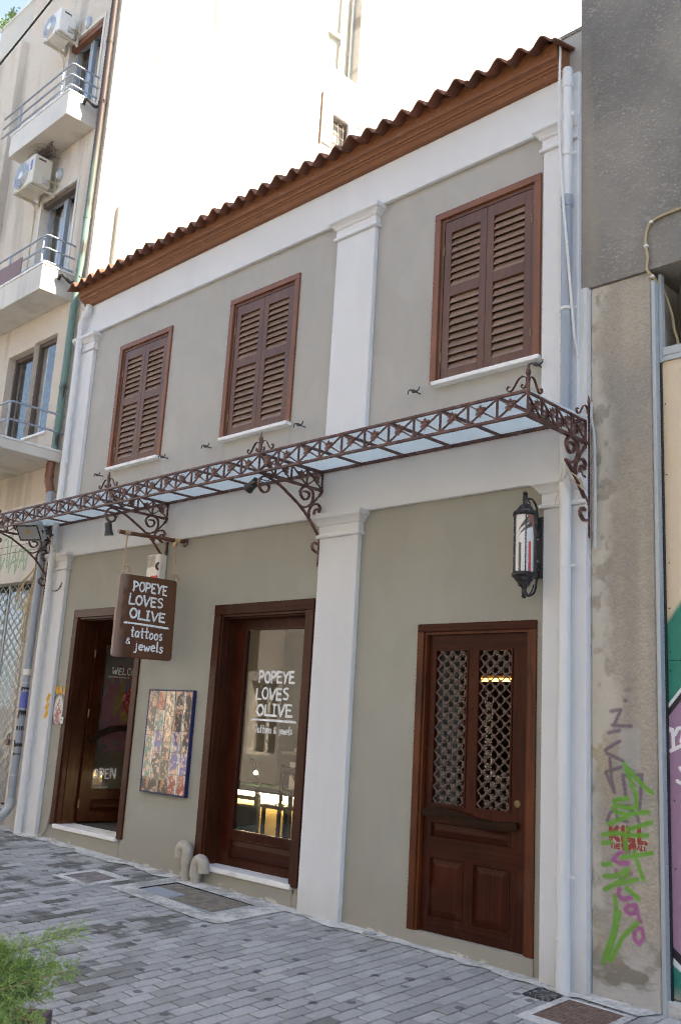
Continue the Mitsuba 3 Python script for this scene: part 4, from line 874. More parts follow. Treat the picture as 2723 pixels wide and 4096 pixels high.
def truss(xs, at, rosette_at, parent, zb, zt, last=True):
    """uprights and crossed diagonals between them; at(s, z) gives the point"""
    for i, s in enumerate(xs):
        if last or i < len(xs) - 1: put('upright', sweep(np.array([at(s, zb), at(s, zt)]), rect(0.016, 0.012), (0, 1, 0.01) if at(0, 0)[0] != at(1, 0)[0] else (1, 0, 0)), 'canopy_iron', parent)
    for a, b in zip(xs[:-1], xs[1:]):
        put('diagonal', cat(*[sweep(np.array([at(a, p), at(b, q)]), rect(0.012, 0.010), (0, 1, 0.01) if at(0, 0)[0] != at(1, 0)[0] else (1, 0, 0)) for p, q in ((zb, zt), (zt, zb))]), 'canopy_iron', parent)
        rosette(parent, rosette_at((a + b) / 2, (zb + zt) / 2))
XB = [-5.955, -3.49, -1.150, 1.505]
xs = list(np.linspace(XB[0], XB[1], 11)[:-1]) + list(np.linspace(XB[1], XB[2], 11)[:-1]) + list(np.linspace(XB[2], XB[3], 12))
truss(xs, lambda s, z: (s, YF, z), lambda s, z: T().translate([s, YF - 0.006, z]), CA, ZB + 0.008, ZT - 0.008)
# glass on light T bars, resting a little above the rail
zg = lambda y: 3.868 + 0.012 * y
ribs = [XB[0]] + [x for i, x in enumerate(xs) if i % 2 == 0 and 0 < i < len(xs) - 1] + [XB[3]]
for a, b in zip(ribs[:-1], ribs[1:]):
    m = trimesh.Trimesh([[a + 0.004, YF + 0.013, zg(YF) - 0.001], [b - 0.004, YF + 0.013, zg(YF) - 0.001], [b - 0.004, -0.046, zg(0)], [a + 0.004, -0.046, zg(0)]], [[0, 1, 2], [0, 2, 3]], process=False)
    put('glass_pane', m, 'frosted', CA)
for x in ribs[1:-1]: put('glazing_bar', bar((x, YF + 0.012, zg(YF) - 0.014), (x, -0.046, zg(0) - 0.014), 0.024, 0.016, (1, 0, 0)), 'canopy_iron', CA)
put('wall_angle', box(CX0, CX1 - 0.06, -0.062, -0.042, 3.842, 3.874, 0.002), 'canopy_iron', CA)
MAINC = [(-0.739,3.592),(-0.692,3.597),(-0.67,3.571),(-0.697,3.53),(-0.739,3.525),(-0.778,3.558),(-0.789,3.605),(-0.759,3.648),(-0.71,3.665),(-0.642,3.652),(-0.544,3.621),(-0.442,3.57),(-0.314,3.5),(-0.197,3.415),(-0.111,3.328),(-0.035,3.25),(-0.012,3.193),(-0.018,3.143),(-0.055,3.118),(-0.101,3.132),(-0.122,3.166),(-0.096,3.202),(-0.057,3.19)]
BC = [(-0.282,3.49),(-0.236,3.493),(-0.169,3.536),(-0.15,3.605),(-0.169,3.66),(-0.239,3.680),(-0.294,3.65),(-0.307,3.611),(-0.273,3.566),(-0.227,3.566),(-0.197,3.609),(-0.217,3.635),(-0.271,3.63)]
CC = [(-0.178,3.419),(-0.191,3.451),(-0.167,3.514),(-0.105,3.550),(-0.065,3.540),(-0.052,3.505)]
C2 = [(-0.066,3.427),(-0.104,3.434),(-0.125,3.47),(-0.102,3.502),(-0.070,3.500),(-0.064,3.477)]
def scroll(pts, x, w=0.024, t=0.015): return sweep(np.array([(x, y, z) for y, z in spline(pts, 5)]), rect(w, t), (1, 0, 0))
for i, x in enumerate(XB):
    xb = x - 0.012 if i == 3 else x
    b = put('bracket', cat(bar((xb, -0.018, 3.0), (xb, -0.018, 3.86), 0.026, 0.020) if i != 2 else bar((xb - 0.018, -0.016, 3.0), (xb - 0.018, -0.016, 3.43), 0.026, 0.020),
        bar((xb, YF, ZB), (xb, -0.03, ZB), 0.026, 0.022), bar((xb, YF + 0.02, ZT - 0.004), (xb, -0.05, ZT - 0.004), 0.018, 0.014)), 'canopy_iron', CA)
    put('scroll', scroll(MAINC if i != 3 else MAINC[12:], xb), 'canopy_iron', b, smooth=35)
    put('scroll', scroll(BC, xb), 'canopy_iron', b, smooth=35); put('scroll', scroll(CC, xb), 'canopy_iron', b, smooth=35); put('scroll', scroll(C2, xb), 'canopy_iron', b, smooth=35)
    put('dart', cat(bar((xb, -0.142, 3.552), (xb, -0.075, 3.632), 0.016, 0.013), sweep(np.array([(xb, -0.082, 3.622), (xb, -0.07, 3.638), (xb, -0.055, 3.656), (xb, -0.035, 3.682)]), circle(0.010, 6), scale=[0.6, 1.7, 1.4, 0.1])), 'canopy_iron', b)
    ss = np.linspace(YF, -0.05, 5)
    for j, s in enumerate(ss[1:], 1): put('upright', bar((xb, s, ZB + 0.01), (xb, s, ZT - 0.01), 0.016, 0.012, (0, 1, 0)), 'canopy_iron', b)
    for a, c in zip(ss[:-1], ss[1:]):
        put('diagonal', cat(bar((xb, a, ZB + 0.01), (xb, c, ZT - 0.01), 0.012, 0.010), bar((xb, a, ZT - 0.01), (xb, c, ZB + 0.01), 0.012, 0.010)), 'canopy_iron', b)
        for sgn in ((1, -1) if i == 3 else (1,)): rosette(b, T().translate([xb + 0.006 * sgn, (a + c) / 2, (ZB + ZT) / 2]).rotate([0, 0, 1], 90 * sgn))
def finial_scrolls(x, along, parent, sides=(-1, 1)):
    f = put('finial', cat(sweep(np.array([(x, YF, ZT)] + [(x, YF, ZT + 0.11)]), rect(0.018, 0.018), (1, 0, 0)), lathe([(0.008, 0.10), (0.017, 0.112), (0.020, 0.128), (0.013, 0.150), (0.010, 0.156), (0.004, 0.180), (0.0, 0.196)], 8, (x, YF, ZT))), 'canopy_iron', parent)
    for s in sides:
        P1 = [(0.010, 0.050), (0.018, 0.085), (0.045, 0.098), (0.075, 0.085), (0.10, 0.050), (0.125, 0.018), (0.150, 0.014), (0.165, 0.030), (0.158, 0.048), (0.143, 0.044)]
        P2 = [(0.010, 0.055), (0.018, 0.025), (0.038, 0.014), (0.052, 0.026), (0.047, 0.042), (0.036, 0.036)]
        for P in (P1, P2):
            pts = np.array([(x + s * a * along[0], YF + s * a * along[1], ZT + 0.008 + b) for a, b in spline([(p[0], p[1]) for p in P], 4)])
            put('scroll', sweep(pts, rect(0.016, 0.006), (along[1], along[0], 0)), 'canopy_iron', f, smooth=40)
    return f
for x in XB[:3]: finial_scrolls(x, (1, 0), CA)
f = finial_scrolls(XB[3], (1, 0), CA, (-1,))
for P in ([(0.010, 0.050), (0.018, 0.085), (0.045, 0.098), (0.075, 0.085), (0.10, 0.050), (0.125, 0.018), (0.150, 0.014), (0.165, 0.030), (0.158, 0.048), (0.143, 0.044)],):
    put('scroll', sweep(np.array([(XB[3], YF + a, ZT + 0.008 + b) for a, b in spline(P, 4)]), rect(0.016, 0.006), (1, 0, 0)), 'canopy_iron', f, smooth=40)
    put('scroll', sweep(np.array([(XB[3], -0.03 - a, ZT + 0.008 + b) for a, b in spline(P, 4)]), rect(0.016, 0.006), (1, 0, 0)), 'canopy_iron', f, smooth=40)
put('wall_post', lathe([(0.012, 3.86), (0.012, 3.98), (0.016, 3.99), (0.010, 4.02), (0.0, 4.05)], 8, (1.50, -0.022, 0)), 'canopy_iron', f)

# ------------------------------------------------------------------ hanging sign and its pole
PX = -3.196
po = thing('sign_pole', 'brown wooden pole on a round iron wall flange that carries the hanging sign', 'pole')
put('pole', tube([(PX, -0.80, 3.378), (PX, -0.07, 3.411)], 0.021, 14), 'shutter_wood_upright', po, smooth=50)
put('end_cap', tube([(PX, -0.806, 3.3777), (PX, -0.80, 3.378)], 0.020, 14), 'rope', po)
put('socket', tube([(PX, -0.085, 3.4105), (PX, -0.01, 3.414)], 0.018, 12), 'canopy_iron', po, smooth=50)
put('flange', moved(lathe([(0.0, 0), (0.056, 0), (0.056, 0.010), (0.03, 0.014), (0.0, 0.014)], 22), axis=(1, 0, 0), deg=90, loc=(PX + 0.01, 0.0, 3.415)), 'canopy_iron', po)
for a in (0.8, 2.37, 3.94, 5.5): put('bolt', moved(trimesh.creation.cylinder(0.007, 0.012, sections=6), axis=(1, 0, 0), deg=90, loc=(PX + 0.01 + 0.04 * math.cos(a), -0.014, 3.415 + 0.04 * math.sin(a))), 'steel', po)
put('rope_binding', tube([(PX, -0.135 + 0.012 * i, 3.408 + 0.0005 * i) for i in range(6)], 0.026, 12, scale=[0.97, 1.04, 0.98, 1.05, 0.98, 1.03]), 'rope_binding', po)
put('rope_binding', tube([(PX, -0.735 + 0.016 * i, 3.381 + 0.0007 * i) for i in range(5)], 0.027, 10, scale=[0.95, 1.08, 0.97, 1.08, 0.95]), 'rope', po)
hs = thing('hanging_sign', 'brown hanging wooden board with hand painted white shop name and tattoos and jewels', 'sign')
def sign_shape(d=0.0):
    base = Polygon([(-0.733, 2.172), (-0.70, 2.166), (-0.40, 2.170), (-0.06, 2.178), (-0.040, 2.20), (-0.050, 2.60), (-0.062, 2.985), (-0.09, 2.992), (-0.40, 2.984), (-0.72, 2.972), (-0.736, 2.955), (-0.738, 2.5)])
    return base.buffer(-0.03).buffer(0.03 - d, quad_segs=6)
sb = cat(yz(sign_shape(0.0), 0.034, PX - 0.017), yz(sign_shape(0.008), 0.042, PX - 0.021))
put('board', sb, 'sign_board_wood', hs)
shp = [affinity.translate(brush(t_, w, h, th, sd), u, v) for t_, u, v, w, h, th, sd in (('POPEYE', -0.578, 2.826, 0.412, 0.092, 0.018, 11), ('LOVES', -0.612, 2.690, 0.405, 0.095, 0.019, 12), ('OLIVE', -0.588, 2.553, 0.425, 0.090, 0.018, 13), ('tattoos', -0.556, 2.372, 0.38, 0.094, 0.0145, 14), ('&', -0.600, 2.300, 0.058, 0.066, 0.011, 16), ('jewels', -0.500, 2.250, 0.345, 0.092, 0.0145, 15))]
shp.append(affinity.translate(affinity.scale(rule, 0.86, 1.0, origin=(0, 0)), -0.655, 2.492))
put('lettering', yz(unary_union(shp), 0.0015, PX + 0.0205), 'white_paint', hs)
for y, zt in ((-0.700, 3.382), (-0.105, 3.41)):
    put('rope', tube(spline([(PX, y + 0.01, zt - 0.015), (PX, y, zt - 0.1), (PX, y, 3.08), (PX, y + 0.004, 3.0)], 5), 0.008, 7), 'rope', hs)
    put('rope_tail', tube(spline([(PX + 0.01, y + 0.005, 3.045), (PX + 0.018, y + 0.03, 3.05), (PX + 0.02, y + 0.055, 3.015), (PX + 0.015, y + 0.06, 2.99)], 5), 0.008, 7, scale=np.linspace(1, 1.3, 16)), 'rope', hs)
    put('knot', moved(trimesh.creation.icosphere(2, 0.016), loc=(PX, y + 0.003, 3.055)), 'rope', hs)
    put('eye_bolt', moved(trimesh.creation.torus(0.010, 0.003, 12, 6), axis=(0, 1, 0), deg=90, loc=(PX, y + 0.004, 3.0)), 'steel', hs)
put('rope_tassel', tube(spline([(PX + 0.02, -0.13, 3.385), (PX + 0.035, -0.15, 3.365), (PX + 0.03, -0.155, 3.335)], 5), 0.013, 7, scale=np.linspace(0.8, 1.5, 11)), 'rope_binding', hs)

# ------------------------------------------------------------------ lights on the canopy, siren, lantern
def spotlight(p, d, label, hang):
    t = thing('spotlight', label, 'spotlight'); p, d = np.array(p, float), np.array(d, float); d /= np.linalg.norm(d)
    put('housing', sweep(np.array([p - d * 0.075, p - d * 0.07, p - d * 0.01, p, p + d * 0.035, p + d * 0.05, p + d * 0.055]), circle(1, 16), scale=[0.028, 0.036, 0.037, 0.037, 0.043, 0.047, 0.047]), 'black_iron', t, smooth=40)
    put('lens', sweep(np.array([p + d * 0.0555, p + d * 0.057]), circle(0.038, 16)), 'steel', t)
    s_ = np.cross(d, [0, 0, 1]); s_ /= np.linalg.norm(s_); h = np.array(hang, float)
    put('yoke', cat(*[tube([p + s_ * 0.034 * k, p + s_ * 0.036 * k + (h - p) * 0.8, h + s_ * 0.03 * k], 0.0045, 6) for k in (-1, 1)], tube([h + s_ * 0.03, h - s_ * 0.03], 0.0045, 6)), 'black_iron', t)
    put('sticker', moved(box(-0.001, 0.001, -0.009, 0.009, -0.009, 0.009), loc=p + np.array([0.0305, -0.006, -0.03]) if d[2] < -0.8 else p + np.array([0.024, -0.02, -0.012])), 'white_plastic', t)
    put('cable', tube(spline([p - d * 0.07, p - d * 0.09 + [0.02, 0.02, 0.0], h + [0.03, 0.05, 0.02], h + [0.03, 0.09, 0.10]], 5), 0.004, 6), 'cable_black', t)
    return t
spotlight((-3.49, -0.735, 3.435), (0.10, 0.12, -0.98), 'black spotlight hanging under the scroll bracket beside the sign pole', (-3.49, -0.745, 3.525))
spotlight((-1.30, -0.735, 3.60), (-0.78, 0.0, -0.42), 'black spotlight clamped to the middle canopy bracket, pointing left', (-1.17, -0.74, 3.61))
fl = thing('floodlight', 'grey square floodlight with a yellow diode under the left end of the canopy', 'floodlight')
FM = trimesh.transformations.rotation_matrix(math.radians(26), (0, 0, 1)) @ trimesh.transformations.rotation_matrix(math.radians(38), (1, 0, 0)); FM[:3, 3] = (-5.60, -0.50, 3.67)
fp = lambda m: moved(m, M=FM)
put('housing', fp(box(-0.17, 0.17, -0.02, 0.07, -0.115, 0.115, 0.012)), 'galvanised', fl)
put('heat_sink', fp(cat(*[box(-0.13 + 0.03 * k, -0.122 + 0.03 * k, 0.07, 0.105, -0.08, 0.1) for k in range(9)])), 'galvanised', fl)
put('gasket', fp(box(-0.15, 0.15, -0.0235, -0.0195, -0.098, 0.098)), 'black_iron', fl)
put('reflector', fp(box(-0.135, 0.135, -0.0255, -0.0235, -0.083, 0.083)), 'aluminium', fl)
put('diode', fp(box(-0.02, 0.02, -0.028, -0.0255, -0.002, 0.036)), 'amber_card', fl)
put('arm', cat(fp(box(0.165, 0.18, 0.0, 0.02, -0.02, 0.02)), tube([(-5.46, -0.42, 3.67), (-5.60, -0.2, 3.69), (-5.94, -0.2, 3.69)], 0.012, 6)), 'black_iron', fl)
put('cable', tube(spline([(-5.47, -0.42, 3.67), (-5.55, -0.25, 3.62), (-5.62, -0.12, 3.4), (-5.80, -0.06, 2.9), (-5.81, -0.05, 2.5)], 6), 0.006, 6), 'cable_cream', fl)
al = thing('alarm_siren', 'white alarm siren box with louvres and a red strip behind the hanging sign', 'alarm')
put('case', box(-3.70, -3.47, -0.10, -0.001, 3.015, 3.30, 0.012), 'white_plastic', al)
put('louvre', cat(*[box(-3.69, -3.55, -0.106, -0.098, 3.165 + 0.0105 * k, 3.170 + 0.0105 * k) for k in range(12)]), 'shop_wall', al)
put('strobe', box(-3.60, -3.475, -0.112, -0.098, 3.02, 3.068, 0.006), 'red_plastic', al)

la = thing('wall_lantern', 'black hexagonal wall lantern with a striped red and black print above the right door', 'lantern')
LX, LY = 1.100, -0.200
PH = math.radians(-90 + 38)
put('back_box', box(1.045, 1.150, -0.050, -0.0005, 2.745, 3.185, 0.003), 'black_iron', la)
put('cap', lathe([(0.092, 3.170), (0.098, 3.176), (0.098, 3.184), (0.078, 3.200), (0.062, 3.210), (0.052, 3.230), (0.034, 3.248), (0.019, 3.254), (0.0, 3.256)], 6, (LX, LY, 0), PH), 'lantern_iron', la)
put('top_finial', lathe([(0.017, 3.252), (0.017, 3.275), (0.020, 3.280), (0.018, 3.286), (0.018, 3.305), (0.020, 3.310), (0.013, 3.314), (0.020, 3.324), (0.015, 3.338), (0.006, 3.345), (0.0, 3.346)], 14, (LX, LY, 0)), 'lantern_iron', la, smooth=40)
put('base', lathe([(0.0, 2.640), (0.018, 2.642), (0.026, 2.655), (0.045, 2.668), (0.054, 2.690), (0.074, 2.712), (0.078, 2.722), (0.098, 2.735), (0.100, 2.748), (0.090, 2.758), (0.0, 2.758)], 6, (LX, LY, 0), PH), 'lantern_iron', la)
put('bottom_finial', lathe([(0.0, 2.575), (0.006, 2.576), (0.016, 2.583), (0.019, 2.594), (0.012, 2.603), (0.018, 2.608), (0.018, 2.625), (0.016, 2.642), (0.0, 2.642)], 14, (LX, LY, 0)), 'lantern_iron', la, smooth=40)
for k in range(6):
    a0, a1 = PH + k * math.pi / 3, PH + (k + 1) * math.pi / 3; r = 0.083
    p0, p1 = (LX + r * math.cos(a0), LY + r * math.sin(a0)), (LX + r * math.cos(a1), LY + r * math.sin(a1))
    put('corner_bar', tube([(p0[0], p0[1], 2.757), (p0[0], p0[1], 3.172)], 0.0055, 6), 'lantern_iron', la)
    put('pane', trimesh.Trimesh([[p0[0], p0[1], 2.758], [p1[0], p1[1], 2.758], [p1[0], p1[1], 3.171], [p0[0], p0[1], 3.171]], [[0, 1, 2], [0, 2, 3]], process=False), 'pane_glass', la)
put('printed_core', lathe([(0.060, 2.760), (0.060, 3.168)], 28, (LX, LY, 0)), 'lantern_print', la, smooth=40)
put('arm', cat(tube(spline([(LX, LY + 0.015, 3.292), (LX + 0.01, -0.13, 3.300), (LX + 0.012, -0.075, 3.255), (LX + 0.008, -0.055, 3.17), (LX + 0.006, -0.056, 3.10)], 6), 0.0085, 7), tube(spline([(LX + 0.002, -0.165, 3.285), (LX + 0.002, -0.14, 3.265), (LX + 0.002, -0.155, 3.25)], 5), 0.005, 6), tube(spline([(LX + 0.02, -0.052, 3.12), (LX + 0.04, -0.056, 3.08), (LX + 0.025, -0.06, 3.045), (LX + 0.01, -0.06, 3.06)], 5), 0.005, 6)), 'lantern_iron', la)
put('arm', cat(tube(spline([(LX, LY + 0.015, 2.622), (LX + 0.008, -0.15, 2.600), (LX + 0.012, -0.085, 2.640), (LX + 0.010, -0.058, 2.74), (LX + 0.008, -0.058, 2.82), (LX + 0.0, -0.058, 2.835)], 6), 0.0085, 7), tube(spline([(LX + 0.004, -0.135, 2.612), (LX + 0.004, -0.10, 2.655), (LX + 0.004, -0.085, 2.69)], 5), 0.005, 6)), 'lantern_iron', la)
for z in (3.02, 2.86, 2.80): put('screw', moved(trimesh.creation.icosphere(1, 0.007), loc=(1.112, -0.051, z)), 'steel', la)

# ------------------------------------------------------------------ things on the wall
pb = thing('photo_display', 'blue framed glossy display of tattoo photographs between the two shop doors', 'display board')
A_, B_, C_, D_ = -3.505, -2.762, 0.888, 1.895
put('backing', box(A_ + 0.01, B_ - 0.01, -0.036, -0.004, C_ + 0.01, D_ - 0.01), 'white_plastic', pb)
put('photo_sheet', box(A_ + 0.01, B_ - 0.01, -0.039, -0.0365, C_ + 0.01, D_ - 0.01), 'photo_collage', pb)
put('glazing', trimesh.Trimesh([[A_ + 0.01, -0.0405, C_ + 0.01], [B_ - 0.01, -0.0405, C_ + 0.01], [B_ - 0.01, -0.0405, D_ - 0.01], [A_ + 0.01, -0.0405, D_ - 0.01]], [[0, 1, 2], [0, 2, 3]], process=False), 'dusty_glass', pb)
put('frame', cat(box(A_, A_ + 0.014, -0.044, -0.002, C_, D_, 0.002), box(B_ - 0.014, B_, -0.044, -0.002, C_, D_, 0.002), box(A_ + 0.014, B_ - 0.014, -0.0435, -0.002, C_, C_ + 0.014, 0.002), box(A_ + 0.014, B_ - 0.014, -0.0435, -0.002, D_ - 0.014, D_, 0.002)), 'navy_frame', pb)
sf = thing('flyer', 'small grey flyer with a red floral print beside the left door', 'poster')
put('sheet', box(-5.428, -5.20, -0.012, -0.009, 1.475, 1.808), 'flyer_print', sf)
for x, z in ((-5.415, 1.795), (-5.215, 1.795), (-5.415, 1.49), (-5.215, 1.49)): put('pin', moved(trimesh.creation.icosphere(1, 0.006), loc=(x, -0.014, z)), 'steel', sf)
cards = [(-5.395, 1.855, 28, 'leftmost of the three above the flyer'), (-5.318, 1.862, 18, 'middle one of the three above the flyer'), (-5.222, 1.852, -8, 'rightmost of the three above the flyer'), (-5.487, 1.772, 40, 'topmost of the three left of the flyer'), (-5.487, 1.672, 38, 'middle one of the three left of the flyer'), (-5.492, 1.578, 35, 'lowest of the three left of the flyer')]
for x, z, a, w in cards:
    m = moved(box(-0.027, 0.027, -0.0015, 0.0015, -0.046, 0.046), axis=(0, 1, 0), deg=-a if x > -5.45 else -a + 75)
    yq = -0.060 if x < -5.45 else -0.006
    solo('tag_card', moved(m, loc=(x, yq, z)), 'amber_card', f'amber yellow card stuck on the wall, {w}', 'card', group='amber cards round the flyer')
bs = thing('door_bell', 'white door bell with a blue mark on the left door casing', 'door bell')
put('case', box(-5.196, -5.146, -0.040, -0.0225, 1.485, 1.562, 0.005), 'white_plastic', bs)
put('button', moved(trimesh.creation.cylinder(0.009, 0.004, sections=14), axis=(1, 0, 0), deg=90, loc=(-5.172, -0.041, 1.53)), 'navy_frame', bs)
def holdback(x, z, label):
    t = thing('shutter_holdback', label, 'shutter holdback', 'iron holdbacks below the shutters')
    put('stem', tube([(x, 0.0, z), (x, -0.085, z)], 0.006, 6), 'black_iron', t)
    put('blade', moved(tube(spline([(-0.060, 0, -0.018), (-0.056, 0, 0.012), (-0.035, 0, 0.016), (-0.012, 0, 0.004), (0.012, 0, -0.006), (0.035, 0, -0.008), (0.056, 0, 0.008), (0.060, 0, 0.026)], 4), 0.008, 7, scale=np.interp(np.arange(29), [0, 8, 14, 20, 28], [0.6, 0.8, 2.2, 0.8, 0.6])), loc=(x, -0.085, z)), 'black_iron', t)
for x, z, w in ((-4.948, 4.375, 'left of the leftmost window'), (-3.651, 4.392, 'right of the leftmost window'), (-2.885, 4.383, 'left of the middle window'), (-1.481, 4.358, 'right of the middle window'), (-0.088, 4.394, 'left of the rightmost window'), (1.099, 4.354, 'under the right end of the rightmost window sill')):
    holdback(x, z, f'black S shaped iron holdback {w}')
# gooseneck vents
for x, z0, top, y, dy, lb in ((-2.600, 0.08, 0.415, -0.070, 0.0, 'taller greige gooseneck vent pipe, farther from the middle door'), (-2.445, 0.08, 0.325, -0.080, 0, 'shorter greige gooseneck vent pipe beside the threshold of the middle door')):
    g = thing('vent_pipe', lb, 'vent pipe', 'gooseneck vent pipes'); R = 0.056; s_ = -1 if x < -2.5 else 1; r = 0.052
    bend = [(x + s_ * (R - R * math.cos(a)), y, top + R * math.sin(a)) for a in np.linspace(0, math.pi, 15)]
    put('riser', tube([(x, y, z0), (x, y, top)], r * 0.86, 18), 'greige_pvc', g, smooth=50)
    put('bend', tube([(x, y, top - 0.06)] + bend + [(x + s_ * 2 * R, y, top - 0.05)], r, 18), 'greige_pvc', g, smooth=50)
    put('collar', tube([(x, y, top - 0.10), (x, y, top - 0.085), (x, y, top - 0.03)], r * 1.08, 18), 'greige_pvc', g, smooth=50)
# downpipes
def pipe_run(key, pts, r, m, n=14): return put(key, tube(pts, r, n), m, CURRENT, smooth=50)
def collar(x, y, z, r, m='white_pipe'): put('collar', cat(tube([(x, y, z - 0.012), (x, y, z + 0.012)], r * 1.12, 16), box(x - r * 1.9, x + r * 1.9, y + 0.0, y + 0.008, z - 0.008, z + 0.008)), m, CURRENT)
CURRENT = thing('downpipe', 'white downpipe with a grey middle length at the right end of the shop front', 'downpipe')
xr, yr, r_ = 1.372, -0.115, 0.041
pipe_run('lower_length', [(xr, yr, 0.05), (xr, yr, 3.93)], r_, 'white_pipe'); pipe_run('grey_length', [(xr, yr, 3.93), (xr, yr, 5.62)], r_ * 0.98, 'grey_pvc'); pipe_run('upper_length', [(xr, yr, 5.62), (xr, yr, 6.70)], r_ * 0.98, 'white_pipe')
pipe_run('socket', [(xr, yr, 5.54), (xr, yr, 5.63)], r_ * 1.14, 'grey_pvc'); pipe_run('socket', [(xr, yr, 0.05), (xr, yr, 0.40)], r_ * 1.12, 'white_pipe'); pipe_run('socket', [(xr, yr, 6.56), (xr, yr, 6.66)], r_ * 1.12, 'white_pipe')
put('cap', moved(trimesh.creation.icosphere(3, r_ * 1.02), loc=(xr, yr, 6.71)), 'white_pipe', CURRENT, smooth=True)
for z in (2.80, 0.775, 4.71, 5.98): collar(xr, yr, z, r_)
CURRENT = thing('downpipe', 'white downpipe at the left end of the shop front, elbow under the cornice', 'downpipe')
xl, yl = -5.705, -0.115
pipe_run('elbow', spline([(-5.60, -0.10, 6.72), (-5.60, -0.10, 6.62), (-5.67, -0.112, 6.55), (xl, yl, 6.46)], 5), 0.038, 'white_pipe'); pipe_run('length', [(xl, yl, 0.18), (xl, yl, 6.48)], 0.038, 'white_pipe')
for a, b in ((6.40, 6.49), (6.60, 6.69), (0.18, 0.62)): pipe_run('socket', [(xl if b < 6.5 else -5.60, yl if b < 6.5 else -0.10, a), (xl if b < 6.5 else -5.60, yl if b < 6.5 else -0.10, b)], 0.043, 'white_pipe')
for z in (6.16, 4.16, 2.42, 1.28, 0.98, 4.62): collar(xl, yl, z, 0.038)
CURRENT = thing('conduit', 'thin cream conduit pipe between the two left downpipes', 'conduit')
pipe_run('tube', [(-5.865, -0.06, 0.2), (-5.865, -0.06, 2.75)], 0.020, 'white_trim'); collar(-5.865, -0.06, 2.22, 0.02, 'white_trim'); collar(-5.865, -0.06, 1.4, 0.02, 'white_trim')
CURRENT = thing('downpipe', 'blue grey downpipe with stickers and black marks beside the shuttered shop', 'downpipe')
gxp, gyp = -6.01, -0.085
pipe_run('length', [(gxp, gyp, 0.56), (gxp, gyp, 4.33)], 0.046, 'grey_pvc'); pipe_run('shoe', spline([(gxp, gyp, 0.60), (gxp, gyp, 0.52), (gxp - 0.03, gyp - 0.05, 0.42), (gxp - 0.16, gyp - 0.16, 0.24)], 5), 0.050, 'galvanised')
for z in (1.93, 0.86): collar(gxp, gyp, z, 0.045, 'galvanised')
put('sticker', moved(trimesh.creation.cylinder(0.0475, 0.19, sections=16), loc=(gxp, gyp, 1.73)), 'blue_sticker', CURRENT)
put('sticker', moved(trimesh.creation.cylinder(0.0475, 0.07, sections=16), loc=(gxp, gyp, 2.06)), 'white_plastic', CURRENT)
for z, h in ((1.86, 0.05), (1.56, 0.10), (1.40, 0.05), (1.22, 0.08), (1.10, 0.03)): put('tape', moved(trimesh.creation.cylinder(0.0472, h, sections=10), axis=(0, 1, 0), deg=rng.uniform(-14, 14), loc=(gxp, gyp, z)), 'cable_black', CURRENT)
CURRENT = thing('drain_elbow', 'short brown downpipe length under the lowest balcony', 'downpipe')
pipe_run('length', spline([(-6.06, -0.10, 4.70), (-6.06, -0.10, 4.48), (-6.04, -0.095, 4.40), (-6.01, -0.085, 4.30)], 5), 0.055, 'brown_pipe')
pipe_run('socket', [(-6.06, -0.10, 4.50), (-6.06, -0.10, 4.54)], 0.060, 'brown_pipe')
# cables
solo('cable', tube(spline([(1.28, -0.05, 7.05), (1.31, -0.13, 7.02), (1.335, -0.165, 6.85), (1.335, -0.170, 6.2), (1.372, -0.170, 5.6), (1.405, -0.165, 5.2), (1.425, -0.14, 4.8), (1.43, -0.10, 4.5), (1.425, -0.03, 4.28), (1.42, -0.02, 4.08), (1.45, -0.02, 4.06), (1.50, -0.02, 4.05)], 8), 0.010, 7), 'cable_white', 'cream cable running down over the right downpipe from the roof', 'cable', smooth=50)
def corrugated(pts, r):
    P = spline(pts, 10); L = np.r_[0, np.cumsum(np.linalg.norm(np.diff(P, axis=0), axis=1))]; n = int(L[-1] / 0.006); t = np.linspace(0, L[-1], n); Q = np.c_[[np.interp(t, L, P[:, k]) for k in range(3)]].T
    return tube(Q, r, 8, scale=1 + 0.12 * (np.arange(n) % 2))
solo('flexible_conduit', corrugated([(1.530, -0.03, 3.98), (1.532, -0.035, 3.86), (1.556, -0.04, 3.70), (1.562, -0.04, 3.3), (1.560, -0.04, 2.92)], 0.0095), 'grey_conduit', 'ribbed grey conduit on the pillar beside the right canopy bracket', 'conduit')
cc_ = [tube(spline([(1.46, -0.30, 3.48), (1.44, -0.28, 3.40), (1.40, -0.25, 3.36), (1.395, -0.24, 3.30), (1.36, -0.22, 3.25), (1.345, -0.21, 3.20)], 6), 0.0035, 5)]
for k in range(5): cc_.append(tube(spline([(1.47, -0.28, 3.44), (1.50 + 0.01 * k, -0.22, 3.41 - 0.008 * k), (1.52, -0.17 + 0.01 * k, 3.37 - 0.012 * k), (1.50, -0.15, 3.345), (1.48, -0.20, 3.375), (1.47, -0.27, 3.43)], 6), 0.0035, 5))
solo('cable_bundle', cat(*cc_), 'cable_cream', 'bundle of loose cream wire tied to the cut right bracket', 'cable')
solo('cable_loop', tube(spline([(1.46, -0.05, 3.62), (1.40, -0.10, 3.58), (1.365, -0.16, 3.50), (1.362, -0.16, 3.40), (1.40, -0.16, 3.44)], 6), 0.007, 6), 'cable_white', 'loop of pale cable hanging in front of the right downpipe', 'cable')
solo('cable_stub', tube(spline([(-5.66, -0.08, 3.03), (-5.58, -0.07, 3.03), (-5.51, -0.07, 3.07), (-5.46, -0.08, 3.12)], 6), 0.006, 6), 'cable_black', 'short cable stub on the left pilaster', 'cable')
solo('wall_cable', tube(spline([(-5.20, -0.02, 0.62), (-5.23, -0.02, 0.45), (-5.28, -0.03, 0.30), (-5.36, -0.06, 0.235)], 6), 0.013, 7), 'greige_pvc', 'painted cable curling down to the pavement left of the left door', 'cable')
